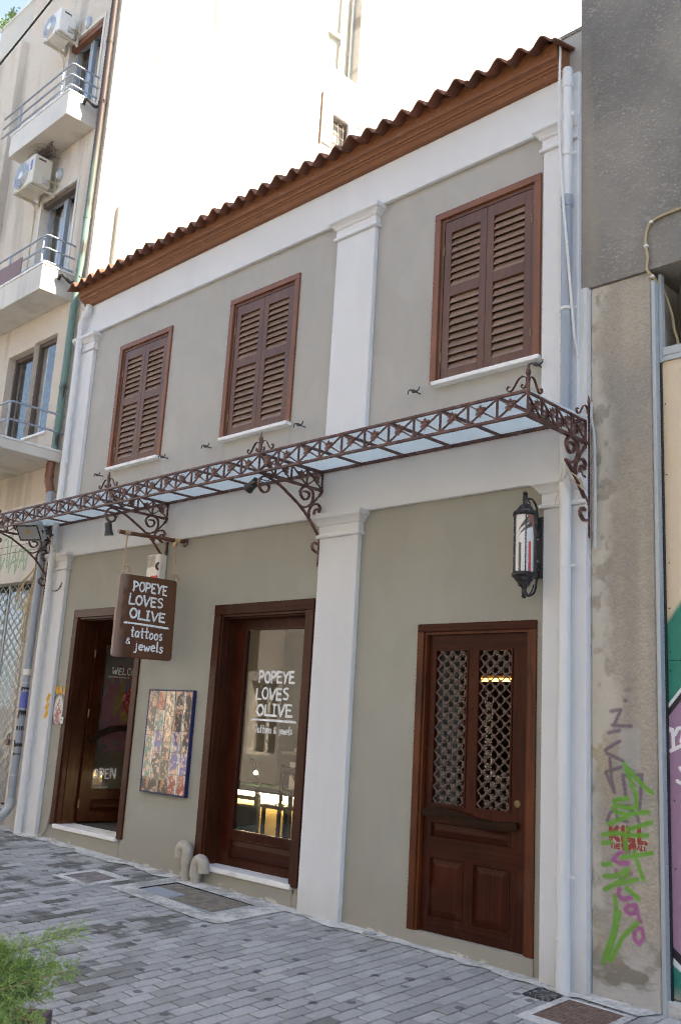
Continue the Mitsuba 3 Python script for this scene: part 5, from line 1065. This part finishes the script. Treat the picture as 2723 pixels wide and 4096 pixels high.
coil = [tube(spline([(-6.12 + rng.normal(0, .02), -0.10, 3.34), (-6.35 + rng.normal(0, .05), -0.12, 3.12 + rng.normal(0, .03)), (-6.42 + rng.normal(0, .05), -0.13, 2.95 + rng.normal(0, .05)), (-6.22 + rng.normal(0, .05), -0.12, 2.86 + rng.normal(0, .05)), (-6.10 + rng.normal(0, .03), -0.11, 3.05), (-6.08, -0.10, 3.3)], 6), 0.007, 5) for _ in range(4)]
coil.append(tube(spline([(-6.12, -0.10, 3.42), (-6.14, -0.11, 3.0), (-6.16, -0.12, 2.5), (-6.20, -0.12, 2.45), (-6.18, -0.12, 2.8), (-6.12, -0.11, 3.1)], 6), 0.007, 5))
solo('cable_coil', cat(*coil), 'cable_tan', 'tangled coil of tan cable hanging at the shuttered shop corner', 'cable')

# ------------------------------------------------------------------ apartment building on the left
AP = 'apartment_building'; key_of(AP)
labels[AP] = {'label': 'tall beige rough plastered apartment building with small balconies on the left', 'category': 'building'}
AX0, AX1, AXS = -16.0, -5.885, -8.80
W1, W2, W3a, W3b, SHOP = (-7.30, 9.98, -6.36, 11.52), (-7.51, 7.42, -6.52, 8.93), (-7.90, 4.86, -7.14, 6.58), (-7.139, 5.22, -6.52, 6.62), (-10.2, 0.45, -6.32, 3.23)
put('wall', wall_xz(AXS, AX1, -0.4, 13.6, [W1, W2, W3a, W3b, SHOP], 0.0, 0.22), 'apartment_plaster', AP)
put('projecting_wall', wall_xz(AX0, AXS, -0.4, 12.35, [(-10.2, 0.45, AXS + 0.1, 3.23), (-10.3, 5.0, -9.35, 6.6), (-10.3, 7.6, -9.35, 8.95), (-10.3, 10.1, -9.35, 11.5)], -0.13, 0.22), 'apartment_plaster', AP)
put('side_wall', box(AX1 - 0.30, AX1, 0.225, 3.98, -0.4, 26), 'side_wall', AP)
put('side_wall', box(AX1 - 0.30, AX1, 3.98, 4.77, -0.4, 11.36), 'side_wall', AP); put('side_wall', box(AX1 - 0.30, AX1, 3.98, 4.77, 12.20, 12.93), 'side_wall', AP)
put('side_wall', box(AX1 - 0.30, AX1, 3.98, 4.77, 16.0, 26), 'side_wall', AP); put('side_wall', box(AX1 - 0.30, AX1, 4.77, 26.0, -0.4, 26), 'side_wall', AP)
put('body', cat(box(AX0, AX1 - 0.31, 0.6, 0.7, -0.4, 12.3), box(AXS, AX1 - 0.31, 0.70, 25, 12.2, 13.5)), 'dark_room', AP)
put('corner_strip', box(AX1 - 0.075, AX1 + 0.001, -0.012, 0.0, 7.2, 13.6), 'apartment_plaster', AP)
sw = put('side_window', cat(box(AX1 - 0.22, AX1 - 0.16, 3.98, 4.03, 12.93, 16.0), box(AX1 - 0.22, AX1 - 0.16, 4.46, 4.53, 12.93, 16.0), box(AX1 - 0.22, AX1 - 0.16, 4.03, 4.46, 13.76, 13.84), box(AX1 - 0.22, AX1 - 0.16, 4.72, 4.77, 12.93, 16.0)), 'aluminium', AP)
put('pane', trimesh.Trimesh([[AX1 - 0.2, 4.0, 12.93], [AX1 - 0.2, 4.75, 12.93], [AX1 - 0.2, 4.75, 16.0], [AX1 - 0.2, 4.0, 16.0]], [[0, 1, 2], [0, 2, 3]], process=False), 'pane_glass', sw)
put('blind', box(AX1 - 0.26, AX1 - 0.25, 4.0, 4.75, 12.93, 16.0), 'curtain', sw)
sw = put('side_window', cat(box(AX1 - 0.02, AX1 + 0.03, 3.95, 4.20, 11.36, 12.28), box(AX1 - 0.02, AX1 + 0.03, 4.60, 4.84, 11.36, 12.28), box(AX1 - 0.02, AX1 + 0.03, 4.20, 4.60, 12.02, 12.28)), 'white_marble', AP)
put('surround_edge', cat(box(AX1 - 0.01, AX1 + 0.034, 3.93, 3.95, 11.3, 12.30), box(AX1 - 0.01, AX1 + 0.034, 4.84, 4.86, 11.3, 12.30), box(AX1 - 0.01, AX1 + 0.034, 3.95, 4.84, 12.28, 12.30)), 'brown_pipe', sw)  # brown strips put the shading round the surround into colour
put('grille', cat(*[box(AX1 - 0.06, AX1 - 0.045, y, y + 0.014, 11.36, 12.02) for y in (4.27, 4.40, 4.53)], *[box(AX1 - 0.062, AX1 - 0.047, 4.2, 4.6, z, z + 0.014) for z in (11.52, 11.70, 11.88)]), 'brown_frame', sw)
put('pane', box(AX1 - 0.15, AX1 - 0.14, 4.2, 4.6, 11.36, 12.02), 'curtain', sw)
def pane_q(x0, x1, y, z0, z1): return trimesh.Trimesh([[x0, y, z0], [x1, y, z0], [x1, y, z1], [x0, y, z1]], [[0, 1, 2], [0, 2, 3]], process=False)
def glazed(w, frame, mull, curtain_to=None, y=0.14, surround=True):
    x0, z0, x1, z1 = w
    k = put('window', cat(box(x0, x0 + 0.05, y - 0.03, y + 0.03, z0, z1), box(x1 - 0.05, x1, y - 0.03, y + 0.03, z0, z1), box(x0 + 0.05, x1 - 0.05, y - 0.03, y + 0.03, z1 - 0.06, z1), box(x0 + 0.05, x1 - 0.05, y - 0.03, y + 0.03, z0, z0 + 0.06),
        *([box(mull - 0.05, mull + 0.05, y - 0.035, y + 0.025, z0 + 0.06, z1 - 0.06)] if mull else [])), frame, AP)
    put('pane', pane_q(x0 + 0.04, x1 - 0.04, y, z0 + 0.05, z1 - 0.05), 'pane_glass', k)
    if curtain_to:
        a, b = curtain_to; xs_ = np.linspace(a, b, 50)
        put('curtain', flat(Polygon([(x, 0.30 + 0.025 * math.sin(x * 45)) for x in xs_] + [(x, 0.306 + 0.025 * math.sin(x * 45)) for x in xs_[::-1]]), z1 - z0, (0, 0, z0), (1, 0, 0), (0, 1, 0)), 'curtain', k)
    if surround:
        put('surround', cat(box(x0 - 0.05, x0, -0.014, 0.10, z0, z1 + 0.05), box(x1, x1 + 0.05, -0.014, 0.10, z0, z1 + 0.05), box(x0, x1, -0.014, 0.10, z1, z1 + 0.05)), 'apartment_smooth', k)
    return k
k = glazed(W1, 'blue_grey_frame', -6.83, (-7.25, -6.9)); put('blind_slot', box(W1[0], W1[2], 0.02, 0.10, W1[3] - 0.10, W1[3] - 0.001), 'brown_pipe', k)
k = glazed(W2, 'blue_grey_frame', -7.0, (-7.46, -6.9)); put('blind_slot', box(W2[0], W2[2], 0.02, 0.10, W2[3] - 0.08, W2[3] - 0.001), 'brown_frame', k)
glazed(W3a, 'brown_frame', None, None, surround=False); k = glazed(W3b, 'brown_frame', None, (-7.08, -6.55), y=0.10, surround=False)
put('sill', box(W3b[0] + 0.01, W3b[2] + 0.03, -0.03, 0.07, W3b[1] - 0.03, W3b[1]), 'white_marble', k)
for a, b, z0, z1 in ((-10.3, -9.35, 5.0, 6.6), (-10.3, -9.35, 7.6, 8.95), (-10.3, -9.35, 10.1, 11.5)): glazed((a, z0, b, z1), 'blue_grey_frame', -9.83, (-10.2, -9.9), y=0.05, surround=False)
def balcony(x0, x1, yf, z0, z1, rails, posts, posty):
    k = put('balcony', box(x0, x1, yf, -0.0005, z0, z1, 0.006), 'apartment_smooth', AP)
    put('coping', cat(box(x0 - 0.012, x1 + 0.012, yf - 0.014, yf + 0.08, z1, z1 + 0.022), box(x1 - 0.08, x1 + 0.012, yf + 0.08, -0.001, z1, z1 + 0.022)), 'white_marble', k)
    for z in rails:
        r = 0.05
        P = [(x0 - 0.4, posty, z)] + [(x1 - 0.06 - r + r * math.sin(a), posty + r - r * math.cos(a), z) for a in np.linspace(0, math.pi / 2, 6)] + [(x1 - 0.06, -0.0, z)]
        put('rail', tube(P, 0.014, 8), 'blue_grey_frame', k, smooth=50)
    for px in posts: put('post', box(px - 0.014, px + 0.014, posty - 0.008, posty + 0.008, z1, max(rails)), 'blue_grey_frame', k)
    return k
balcony(-7.90, -6.23, -0.45, 9.62, 9.98, (10.46, 10.29, 10.13), (-6.55, -7.75), -0.42)
balcony(-9.0, -6.28, -0.465, 7.02, 7.38, (7.84, 7.65, 7.46), (-6.42, -7.35), -0.43)
put('wind_break', box(-7.75, -6.96, -0.445, -0.435, 7.41, 7.70), 'brown_pipe', 'apartment_building__balcony_001')
b3 = balcony(-9.5, -5.975, -0.85, 4.70, 4.83, (5.33, 5.10), (-6.04,), -0.75)
put('soffit_band', box(-9.5, AX1 - 0.02, -0.016, -0.0005, 4.19, 4.24), 'apartment_smooth', AP)
fa = put('fascia', box(-10.2, -6.22, -0.05, -0.001, 3.235, 4.19, 0.004), 'apartment_smooth', AP, label='cream shop fascia with green sprayed letters')
for z in (3.60, 3.69): put('seam', box(-10.2, -6.22, -0.053, -0.0495, z, z + 0.006), 'brown_frame', fa)
for x in (-6.92, -7.6): put('seam', box(x, x + 0.006, -0.053, -0.0495, 3.696, 4.18), 'brown_frame', fa)
gst = [[(-7.20, 3.60), (-7.14, 3.40), (-7.07, 3.55)], [(-7.04, 3.78), (-6.98, 3.42)], [(-7.12, 3.80), (-6.93, 3.86)], [(-6.94, 3.85), (-6.94, 3.42)], [(-6.92, 3.35), (-6.80, 3.66), (-6.74, 3.32)], [(-6.90, 3.46), (-6.72, 3.50)], [(-6.72, 3.36), (-6.69, 3.62), (-6.58, 3.64)], [(-6.66, 3.40), (-6.57, 3.62), (-6.52, 3.36)], [(-6.65, 3.48), (-6.52, 3.48)], [(-6.54, 3.60), (-6.40, 3.60)], [(-6.46, 3.60), (-6.48, 3.36)]]
gsh = unary_union([LineString(s).buffer(0.016) for s in gst])
put('sprayed_letters', flat(gsh, 0.001, (0, -0.0505, 0), (1, 0, 0), (0, 0, 1)), mat('spray_green', (0.30, 0.42, 0.29), 0.8), fa)
put('fascia_edge', box(-10.2, -6.30, -0.05, 0.04, 3.205, 3.234), 'apartment_smooth', AP)
# folding lattice gate of the closed shop
GA = put('shop_gate', cat(*[box(x - 0.011, x + 0.011, 0.045, 0.07, 0.46, 3.20) for x in np.arange(-10.1, -6.35, 0.62)]), 'galvanised', AP)
reg = sbox(-10.15, 0.48, -6.335, 3.19); bars = []
pw, phh = 0.082, 0.135
for row in range(-1, 21):
    z = 0.48 + row * phh; pts = []
    for c in range(0, 48):
        x = -10.15 + c * pw
        pts.append((x, z + (phh * 0.5 if c % 2 else 0)))
    pts2 = [(x, z + (0 if c % 2 else phh * 0.5) + phh * 0.5) for c, (x, _) in enumerate(pts)]
    for P in (pts, pts2):
        l = LineString(P).intersection(reg)
        for g in getattr(l, 'geoms', [l]):
            if g.length > 0.05: bars.append(sweep(np.array([(x, 0.055 + (0.004 if P is pts else -0.004), zz) for x, zz in g.coords]), rect(0.010, 0.008), (0, 1, 0)))
put('lattice', cat(*bars), 'galvanised', GA)
put('shop_glass', pane_q(-10.15, -6.33, 0.20, 0.5, 3.2), 'pane_glass', AP)
put('shop_interior', cat(box(-10.15, -6.33, 0.55, 0.58, 0.45, 3.2), box(-9.2, -8.9, 0.35, 0.45, 0.45, 2.3), box(-7.6, -6.9, 0.32, 0.42, 0.45, 2.0)), 'shop_wall', AP)
put('step', box(-10.2, -6.28, -0.10, 0.22, -0.2, 0.45, 0.008), 'cement', AP)
put('red_tag', flat(unary_union([LineString(s).buffer(0.010) for s in ([(-6.235, 1.46), (-6.23, 1.31)], [(-6.235, 1.38), (-6.18, 1.46)], [(-6.235, 1.38), (-6.175, 1.31)], [(-6.15, 1.46), (-6.15, 1.32)], [(-6.24, 1.28), (-6.14, 1.29)], [(-6.26, 0.86), (-6.255, 0.72)], [(-6.26, 0.78), (-6.20, 0.86)], [(-6.26, 0.78), (-6.20, 0.72)], [(-6.17, 0.86), (-6.17, 0.72)], [(-6.26, 0.70), (-6.17, 0.70)])]), 0.001, (0, -0.0045, 0), (1, 0, 0), (0, 0, 1)), mat('spray_red', (0.36, 0.05, 0.035), 0.8), AP)
solo('padlock', cat(box(-6.50, -6.43, 0.0, 0.03, 1.18, 1.25, 0.006), tube(spline([(-6.49, 0.015, 1.25), (-6.485, 0.015, 1.30), (-6.465, 0.02, 1.32), (-6.445, 0.015, 1.30), (-6.44, 0.015, 1.25)], 4), 0.006, 6)), 'brown_pipe', 'rusty brown padlock hanging on the lattice gate', 'padlock')
# copper downpipe
CURRENT = thing('downpipe', 'old copper downpipe with green patina at the corner of the apartment building', 'downpipe')
pipe_run('length', [(-6.065, -0.07, 4.84), (-6.045, -0.07, 6.9), (-6.0, -0.07, 7.6)], 0.048, 'copper_pipe'); pipe_run('length', [(-6.0, -0.07, 7.6), (-5.985, -0.07, 9.2), (-5.985, -0.07, 13.5)], 0.048, 'copper_pipe')
for z in (5.72, 8.12, 9.88, 10.85): put('joint', tube([(-6.057 if z < 7 else -5.995 if z < 9 else -5.985, -0.07, z - 0.02), (-6.057 if z < 7 else -5.995 if z < 9 else -5.985, -0.07, z + 0.02)], 0.055, 14), 'copper_pipe', CURRENT)
for x, z, lb in ((-6.23, 9.86, 'black hose from the top balcony to the copper downpipe'), (-6.28, 7.22, 'black hose from the second balcony to the copper downpipe')):
    solo('drain_hose', tube(spline([(x - 0.08 + 0.09, -0.22, z + 0.02), (x + 0.06, -0.23, z + 0.06), (x + 0.10, -0.20, z + 0.05), (x + 0.14, -0.13, z - 0.02), (x + 0.20, -0.09, z - 0.02), (x + 0.30, -0.07, z + 0.04)], 6), 0.022, 9), 'cable_black', lb, 'hose', smooth=50)
def ac_unit(x0, x1, yb, yf, z0, z1, label, fan=True):
    t = thing('air_conditioner', label, 'air conditioner')
    put('case', box(x0, x1, yf, yb, z0, z1, 0.015), 'aged_plastic' if z0 < 10 else 'white_plastic', t)
    cx, cz, r = x0 + 0.36 * (x1 - x0), (z0 + z1) / 2, 0.44 * (z1 - z0)
    put('fan_guard', cat(*[moved(trimesh.creation.torus(rr, 0.005, 28, 5), axis=(1, 0, 0), deg=90, loc=(cx, yf - 0.008, cz)) for rr in np.linspace(0.06, r, 7)], *[bar((cx, yf - 0.008, cz), (cx + r * math.cos(a), yf - 0.008, cz + r * math.sin(a)), 0.006, 0.006, (0, 1, 0)) for a in np.arange(0, 6.28, 0.52)]), 'aluminium', t)
    put('fan_recess', moved(trimesh.creation.cylinder(r, 0.004, sections=30), axis=(1, 0, 0), deg=90, loc=(cx, yf - 0.001, cz)), 'blue_grey_frame', t)
    put('fan_hub', moved(trimesh.creation.cylinder(0.055, 0.012, sections=20), axis=(1, 0, 0), deg=90, loc=(cx, yf - 0.012, cz)), 'white_plastic', t)
    put('side_grip', box(x1 - 0.002, x1 + 0.003, yf + 0.06, yf + 0.17, z1 - 0.075, z1 - 0.05), 'brown_frame', t)
    put('valve_cover', box(x1 - 0.002, x1 + 0.02, yb - 0.13, yb - 0.03, z0 + 0.05, z0 + 0.14, 0.005), 'steel', t)
    for x in (x0 + 0.07, x1 - 0.07):
        put('support', cat(box(x - 0.015, x + 0.015, yf - 0.02, 0.0, z0 - 0.032, z0 - 0.001), box(x - 0.015, x + 0.015, -0.028, -0.001, z0 - 0.032 - 0.02, z0 + 0.38), bar((x, -0.16, z0 - 0.03), (x, -0.02, z0 + 0.10), 0.02, 0.004)), 'curtain', t)
    put('hose', tube(spline([(x1 + 0.01, yb - 0.08, z0 + 0.1), (x1 + 0.03, yb, z0 + 0.12), (x1 + 0.0, -0.01, z0 + 0.1)], 5), 0.012, 6), 'cable_tan', t)
    return t
a2 = ac_unit(-7.67, -7.10, -0.12, -0.40, 8.94, 9.40, 'weathered air conditioner with a round fan guard under the top balcony')
put('worn_sticker', box(-7.20, -7.15, -0.403, -0.3995, 9.16, 9.32), 'blue_sticker', a2)
ac_unit(-7.50, -7.02, -0.10, -0.36, 11.44, 11.84, 'clean white air conditioner high on the wall beside the top window')
solo('wire_nest', cat(*[tube(spline([np.array([-7.30, -0.22, 9.50]) + rng.normal(0, [0.15, 0.06, 0.05]) for _ in range(6)], 6), 0.003, 4) for _ in range(40)]), 'brown_frame', 'tangled brown nest of wire mesh and twigs on top of the lower air conditioner', 'nest')
for x, z, lb in ((-7.06, 9.22, 'oval wall lamp beside the lower air conditioner'), (-6.80, 11.65, 'oval wall lamp beside the upper air conditioner')):
    t = thing('wall_lamp', lb, 'lamp', 'oval lamps on the apartment wall')
    put('housing', moved(trimesh.creation.icosphere(3, 1.0), M=np.diag([0.068, 0.05, 0.105, 1.0]), loc=(x, -0.012, z)), 'galvanised', t, smooth=True)
    put('glass', moved(trimesh.creation.icosphere(3, 1.0), M=np.diag([0.052, 0.045, 0.075, 1.0]), loc=(x - 0.012, -0.022, z - 0.01)), 'white_plastic', t, smooth=True)
for pts, lb in (([(-7.62, -0.12, 8.93), (-7.70, -0.02, 8.85), (-7.72, -0.012, 8.0), (-7.72, -0.012, 7.0)], 'thin drain line below the lower air conditioner'), ([(-7.40, -0.12, 11.42), (-7.42, -0.02, 11.2), (-7.42, -0.012, 10.4), (-7.42, -0.012, 9.98)], 'thin drain line below the upper air conditioner')):
    solo('drain_line', tube(spline(pts, 5), 0.011, 6), 'cable_cream', lb, 'pipe')
solo('overhead_cable', tube(spline([(-8.6, -1.0, 10.36), (-7.35, -1.0, 10.62), (-6.27, -1.0, 10.85), (-5.0, -1.0, 11.15)], 8), 0.013, 6), 'cable_black', 'twisted black overhead cable crossing in front of the apartment wall', 'cable')
solo('overhead_wire', tube(spline([(-4.0, -0.5, 11.0), (-4.31, -0.5, 10.31), (-4.73, -0.5, 9.35), (-5.04, -0.5, 8.49), (-5.6, -0.2, 7.4), (-5.9, -0.03, 6.9)], 8), 0.0035, 4), 'brown_pipe', 'thin reddish wire slanting across the bright wall', 'cable')
# roof terrace wall and planting above the projecting wall
tw = thing('roof_parapet', 'white parapet of a set back roof terrace at the top left corner', 'wall')
put('wall', box(-15.62, -9.0, 2.2, 2.4, 12.0, 17.58), 'side_wall', tw)
put('coping', box(-15.66, -9.0, 2.16, 2.44, 17.58, 17.63), 'white_marble', tw)
rp2 = np.random.default_rng(3)
for i_, (xa, xb) in enumerate(((-15.7, -15.35), (-15.2, -14.9))):
    lv = []
    for _ in range(260):
        o = np.array([rp2.uniform(xa, xb), rp2.uniform(2.1, 2.5), 17.64 + abs(rp2.normal(0, 0.10))]); d = rp2.normal(size=3); d /= np.linalg.norm(d); e = np.cross(d, rp2.normal(size=3)); e /= np.linalg.norm(e)
        lv.append(trimesh.Trimesh([o, o + d * 0.05 + e * 0.02, o + d * 0.10, o + d * 0.05 - e * 0.02], [[0, 1, 2], [0, 2, 3]], process=False))
    t = thing('roof_plant', ('left', 'right')[i_] + ' clump of green plants growing along the roof terrace parapet', 'plant')
    put('foliage', cat(*lv), 'shrub_leaf', t); put('stem', tube([((xa + xb) / 2, 2.3, 17.62), ((xa + xb) / 2, 2.3, 17.75)], 0.012, 6), 'shrub_stem', t)

# ------------------------------------------------------------------ bare concrete building on the right
CB = 'concrete_building'; key_of(CB)
labels[CB] = {'label': 'grey rough plastered building on the right with sprayed scribbles and a boarded doorway', 'category': 'building'}
put('beam', cat(wall_xz(1.436, 30.0, 4.88, 12.4, [], -0.012, 0.5), box(1.436, 30.0, 0.5, 9.0, 11.8, 12.4), box(1.44, 1.7, 0.5, 9.0, 4.88, 11.8)), 'beam_plaster', CB)  # unseen length and height added to keep the street in shade
put('pillar', box(1.503, 1.972, 0.003, 0.60, -0.3, 4.879, 0.012), 'pillar_plaster', CB, label='plastered pillar covered in green, purple and magenta spray')

put('doorway', cat(box(1.972, 4.5, 0.42, 0.5, -0.2, 4.879), box(4.5, 30.0, 0.0, 0.5, -0.3, 4.879)), 'beam_plaster', CB)  # the long unseen stretch is added to shade the street
put('door_post', cat(box(1.974, 2.000, 0.002, 0.10, 0.0, 4.80, 0.002), box(2.002, 2.025, 0.055, 0.10, 4.20, 4.86)), 'galvanised', CB)
put('door_gap', box(2.0005, 2.012, 0.06, 0.10, 0.0, 4.2), 'black_iron', CB)
put('transom', cat(box(2.026, 3.6, 0.055, 0.10, 4.245, 4.305, 0.002), box(2.026, 3.6, 0.060, 0.10, 4.208, 4.244)), 'galvanised', CB)
put('board', box(2.013, 3.6, 0.075, 0.095, 0.16, 2.163), 'mural_board', CB, label='painted door board, green and pink with white outlines')
put('board', box(2.013, 3.6, 0.075, 0.095, 2.166, 4.207), 'mural_board', CB, label='cream and green upper door board')
for x, z in ((2.03, 3.9), (2.03, 3.4), (2.035, 2.8), (2.03, 2.5), (2.03, 2.22), (2.03, 2.1), (2.04, 1.3), (2.04, 0.9)): put('screw', moved(trimesh.creation.icosphere(1, 0.005), loc=(x, 0.074, z)), 'black_iron', CB)
put('white_panel', box(2.10, 3.6, 0.20, 0.22, 4.30, 4.80), 'white_plastic', CB)
put('plinth', box(2.0, 4.5, 0.02, 0.3, -0.2, 0.15), 'cement', CB)
wc = thing('cable', 'yellowish cable clipped to the wall and running into the boarded doorway', 'cable')
put('wire', tube(spline([(2.6, -0.03, 5.26), (2.2, -0.028, 5.26), (2.02, -0.028, 5.24), (1.965, -0.028, 5.18), (1.955, -0.028, 5.08), (1.968, -0.028, 4.97), (1.960, -0.025, 4.885), (1.985, 0.0, 4.83), (2.01, 0.11, 4.76), (2.03, 0.20, 4.60), (2.035, 0.22, 4.50), (2.06, 0.22, 4.40), (2.06, 0.22, 4.28)], 7), 0.010, 7), 'cable_tan', wc, smooth=50)
for x, y, z in ((2.0, -0.026, 5.232), (1.958, -0.026, 5.06), (1.985, 0.0, 4.83)): put('clip', box(x - 0.014, x + 0.014, y - 0.014, y + 0.012, z - 0.010, z + 0.010, 0.003), 'white_plastic', wc)

# ------------------------------------------------------------------ the other side of the street (seen in the reflections)
def street_house(x0, x1, y, h, m, label, floors, bays):
    t = thing('street_house', label, 'house')
    hs_ = []
    for f in range(floors):
        for b in range(bays):
            cx = x0 + (x1 - x0) * (b + 0.5) / bays; z0 = 0.9 + f * 3.2; hs_.append((cx - 0.5, z0, cx + 0.5, z0 + 1.7))
    g = sbox(x0, -0.6, x1, h).difference(unary_union([sbox(*q) for q in hs_]))
    put('wall', flat(g, 0.3, (0, y, 0), (1, 0, 0), (0, 0, 1)), m, t)
    put('back_wall', box(x0, x1, y - 0.9, y - 0.8, -0.6, h), 'dark_room', t)
    put('roof', box(x0, x1, y - 3, y + 0.12, h, h + 0.2), 'apartment_smooth', t)
    for a, c, b, d in hs_:
        k = put('window', cat(box(a, a + 0.06, y - 0.2, y - 0.14, c, d), box(b - 0.06, b, y - 0.2, y - 0.14, c, d), box(a + 0.06, b - 0.06, y - 0.2, y - 0.14, d - 0.06, d), box(a + 0.06, b - 0.06, y - 0.2, y - 0.14, c, c + 0.06), box((a + b) / 2 - 0.03, (a + b) / 2 + 0.03, y - 0.2, y - 0.14, c + 0.06, d - 0.06)), 'white_plastic', t)
        put('pane', pane_q(a + 0.05, b - 0.05, y - 0.17, c + 0.05, d - 0.05), 'pane_glass', k)
street_house(-24, -13.5, -8.6, 9.5, 'side_wall', 'white house across the street seen only in the window reflections', 3, 5)
street_house(-13.45, -4.2, -8.9, 7.5, 'pale_plaster', 'cream house across the street, opposite the shop', 2, 4)
street_house(-4.15, 7.5, -9.0, 10.5, 'blue_plaster', 'pale grey house across the street behind the viewer', 3, 5)

# ------------------------------------------------------------------ feathery shrub in a planter, close to the camera
pl = thing('planter_box', 'dark maroon planter box in the foreground at the lower left', 'planter')
PC = np.array([1.90, -4.46]); PR = trimesh.transformations.rotation_matrix(math.radians(45), (0, 0, 1)); PR[:3, 3] = (PC[0], PC[1], ground_z(*PC))
zr = 0.80
put('box', moved(cat(box(-0.62, 0.30, -0.30, -0.27, 0, zr), box(-0.62, 0.30, 0.27, 0.30, 0, zr), box(-0.62, -0.59, -0.27, 0.27, 0, zr), box(0.27, 0.30, -0.27, 0.27, 0, zr)), M=PR), 'maroon_planter', pl)
put('soil', moved(box(-0.59, 0.27, -0.27, 0.27, 0.2, zr - 0.05), M=PR), 'soil', pl)
shr = thing('feathery_shrub', 'bright green feathery shrub at the lower left, close to the camera', 'shrub')
rs = np.random.default_rng(5); nv, nf = [], []
def sprig(P, r0, n, L):
    put('stem', tube(P, r0, 6, scale=np.linspace(1, 0.25, len(P))), 'shrub_stem', shr)
    T_ = np.gradient(P, axis=0); T_ /= np.linalg.norm(T_, axis=1, keepdims=True)
    for _ in range(n):
        u = rs.uniform(0.12, 1.0); i = min(int(u * (len(P) - 1)), len(P) - 2); o = P[i] + (P[i + 1] - P[i]) * rs.random(); t_ = T_[i]
        v = rs.normal(size=3); v -= t_ * (v @ t_); v /= np.linalg.norm(v)
        l1 = L * rs.uniform(0.5, 1.0) * (1.15 - 0.6 * u); d1 = t_ * rs.uniform(0.5, 0.9) + v * rs.uniform(0.6, 1.0); d1 /= np.linalg.norm(d1)
        for _k in range(11):      # needles along a twiglet
            s_ = rs.uniform(0.05, 1.0); q = o + d1 * l1 * s_; w = rs.normal(size=3); w /= np.linalg.norm(w)
            d2 = d1 * 0.9 + w * 0.75; d2 /= np.linalg.norm(d2); ln = rs.uniform(0.012, 0.026); sd = np.cross(d2, rs.normal(size=3)); sd = sd / np.linalg.norm(sd) * 0.0013
            b = len(nv); nv.extend([q - sd, q + sd, q + d2 * ln]); nf.append([b, b + 1, b + 2])
base = np.array([1.90, -4.46, zr - 0.06])
tips = [(2.15, -4.13, 0.985), (2.22, -4.18, 0.90), (2.02, -4.30, 0.93), (2.10, -4.28, 0.89), (1.93, -4.33, 0.90), (1.98, -4.40, 0.86), (2.16, -4.30, 0.80), (2.05, -4.22, 0.82), (2.24, -4.28, 0.78), (1.76, -4.48, 0.90), (2.10, -4.40, 0.80), (2.0, -4.36, 0.92), (2.08, -4.24, 0.88), (2.17, -4.22, 0.84), (1.95, -4.44, 0.90), (2.2, -4.36, 0.76), (2.05, -4.42, 0.82), (2.12, -4.18, 0.90)]
for tp in tips:
    tp = np.array(tp); o = base + np.array([rs.normal(0, 0.10), rs.normal(0, 0.08), -0.04]); mid = (o + tp) / 2 + rs.normal(0, 0.02, 3) + [0, 0, 0.02]
    sprig(spline([o, mid, tp], 8), 0.0045, 170, 0.085)
put('foliage', trimesh.Trimesh(np.array(nv), np.array(nf), process=False), 'shrub_leaf', shr, kind='stuff')
for k_, v_ in labels.items():
    if v_.get('kind') == 'structure': v_.pop('category', None)
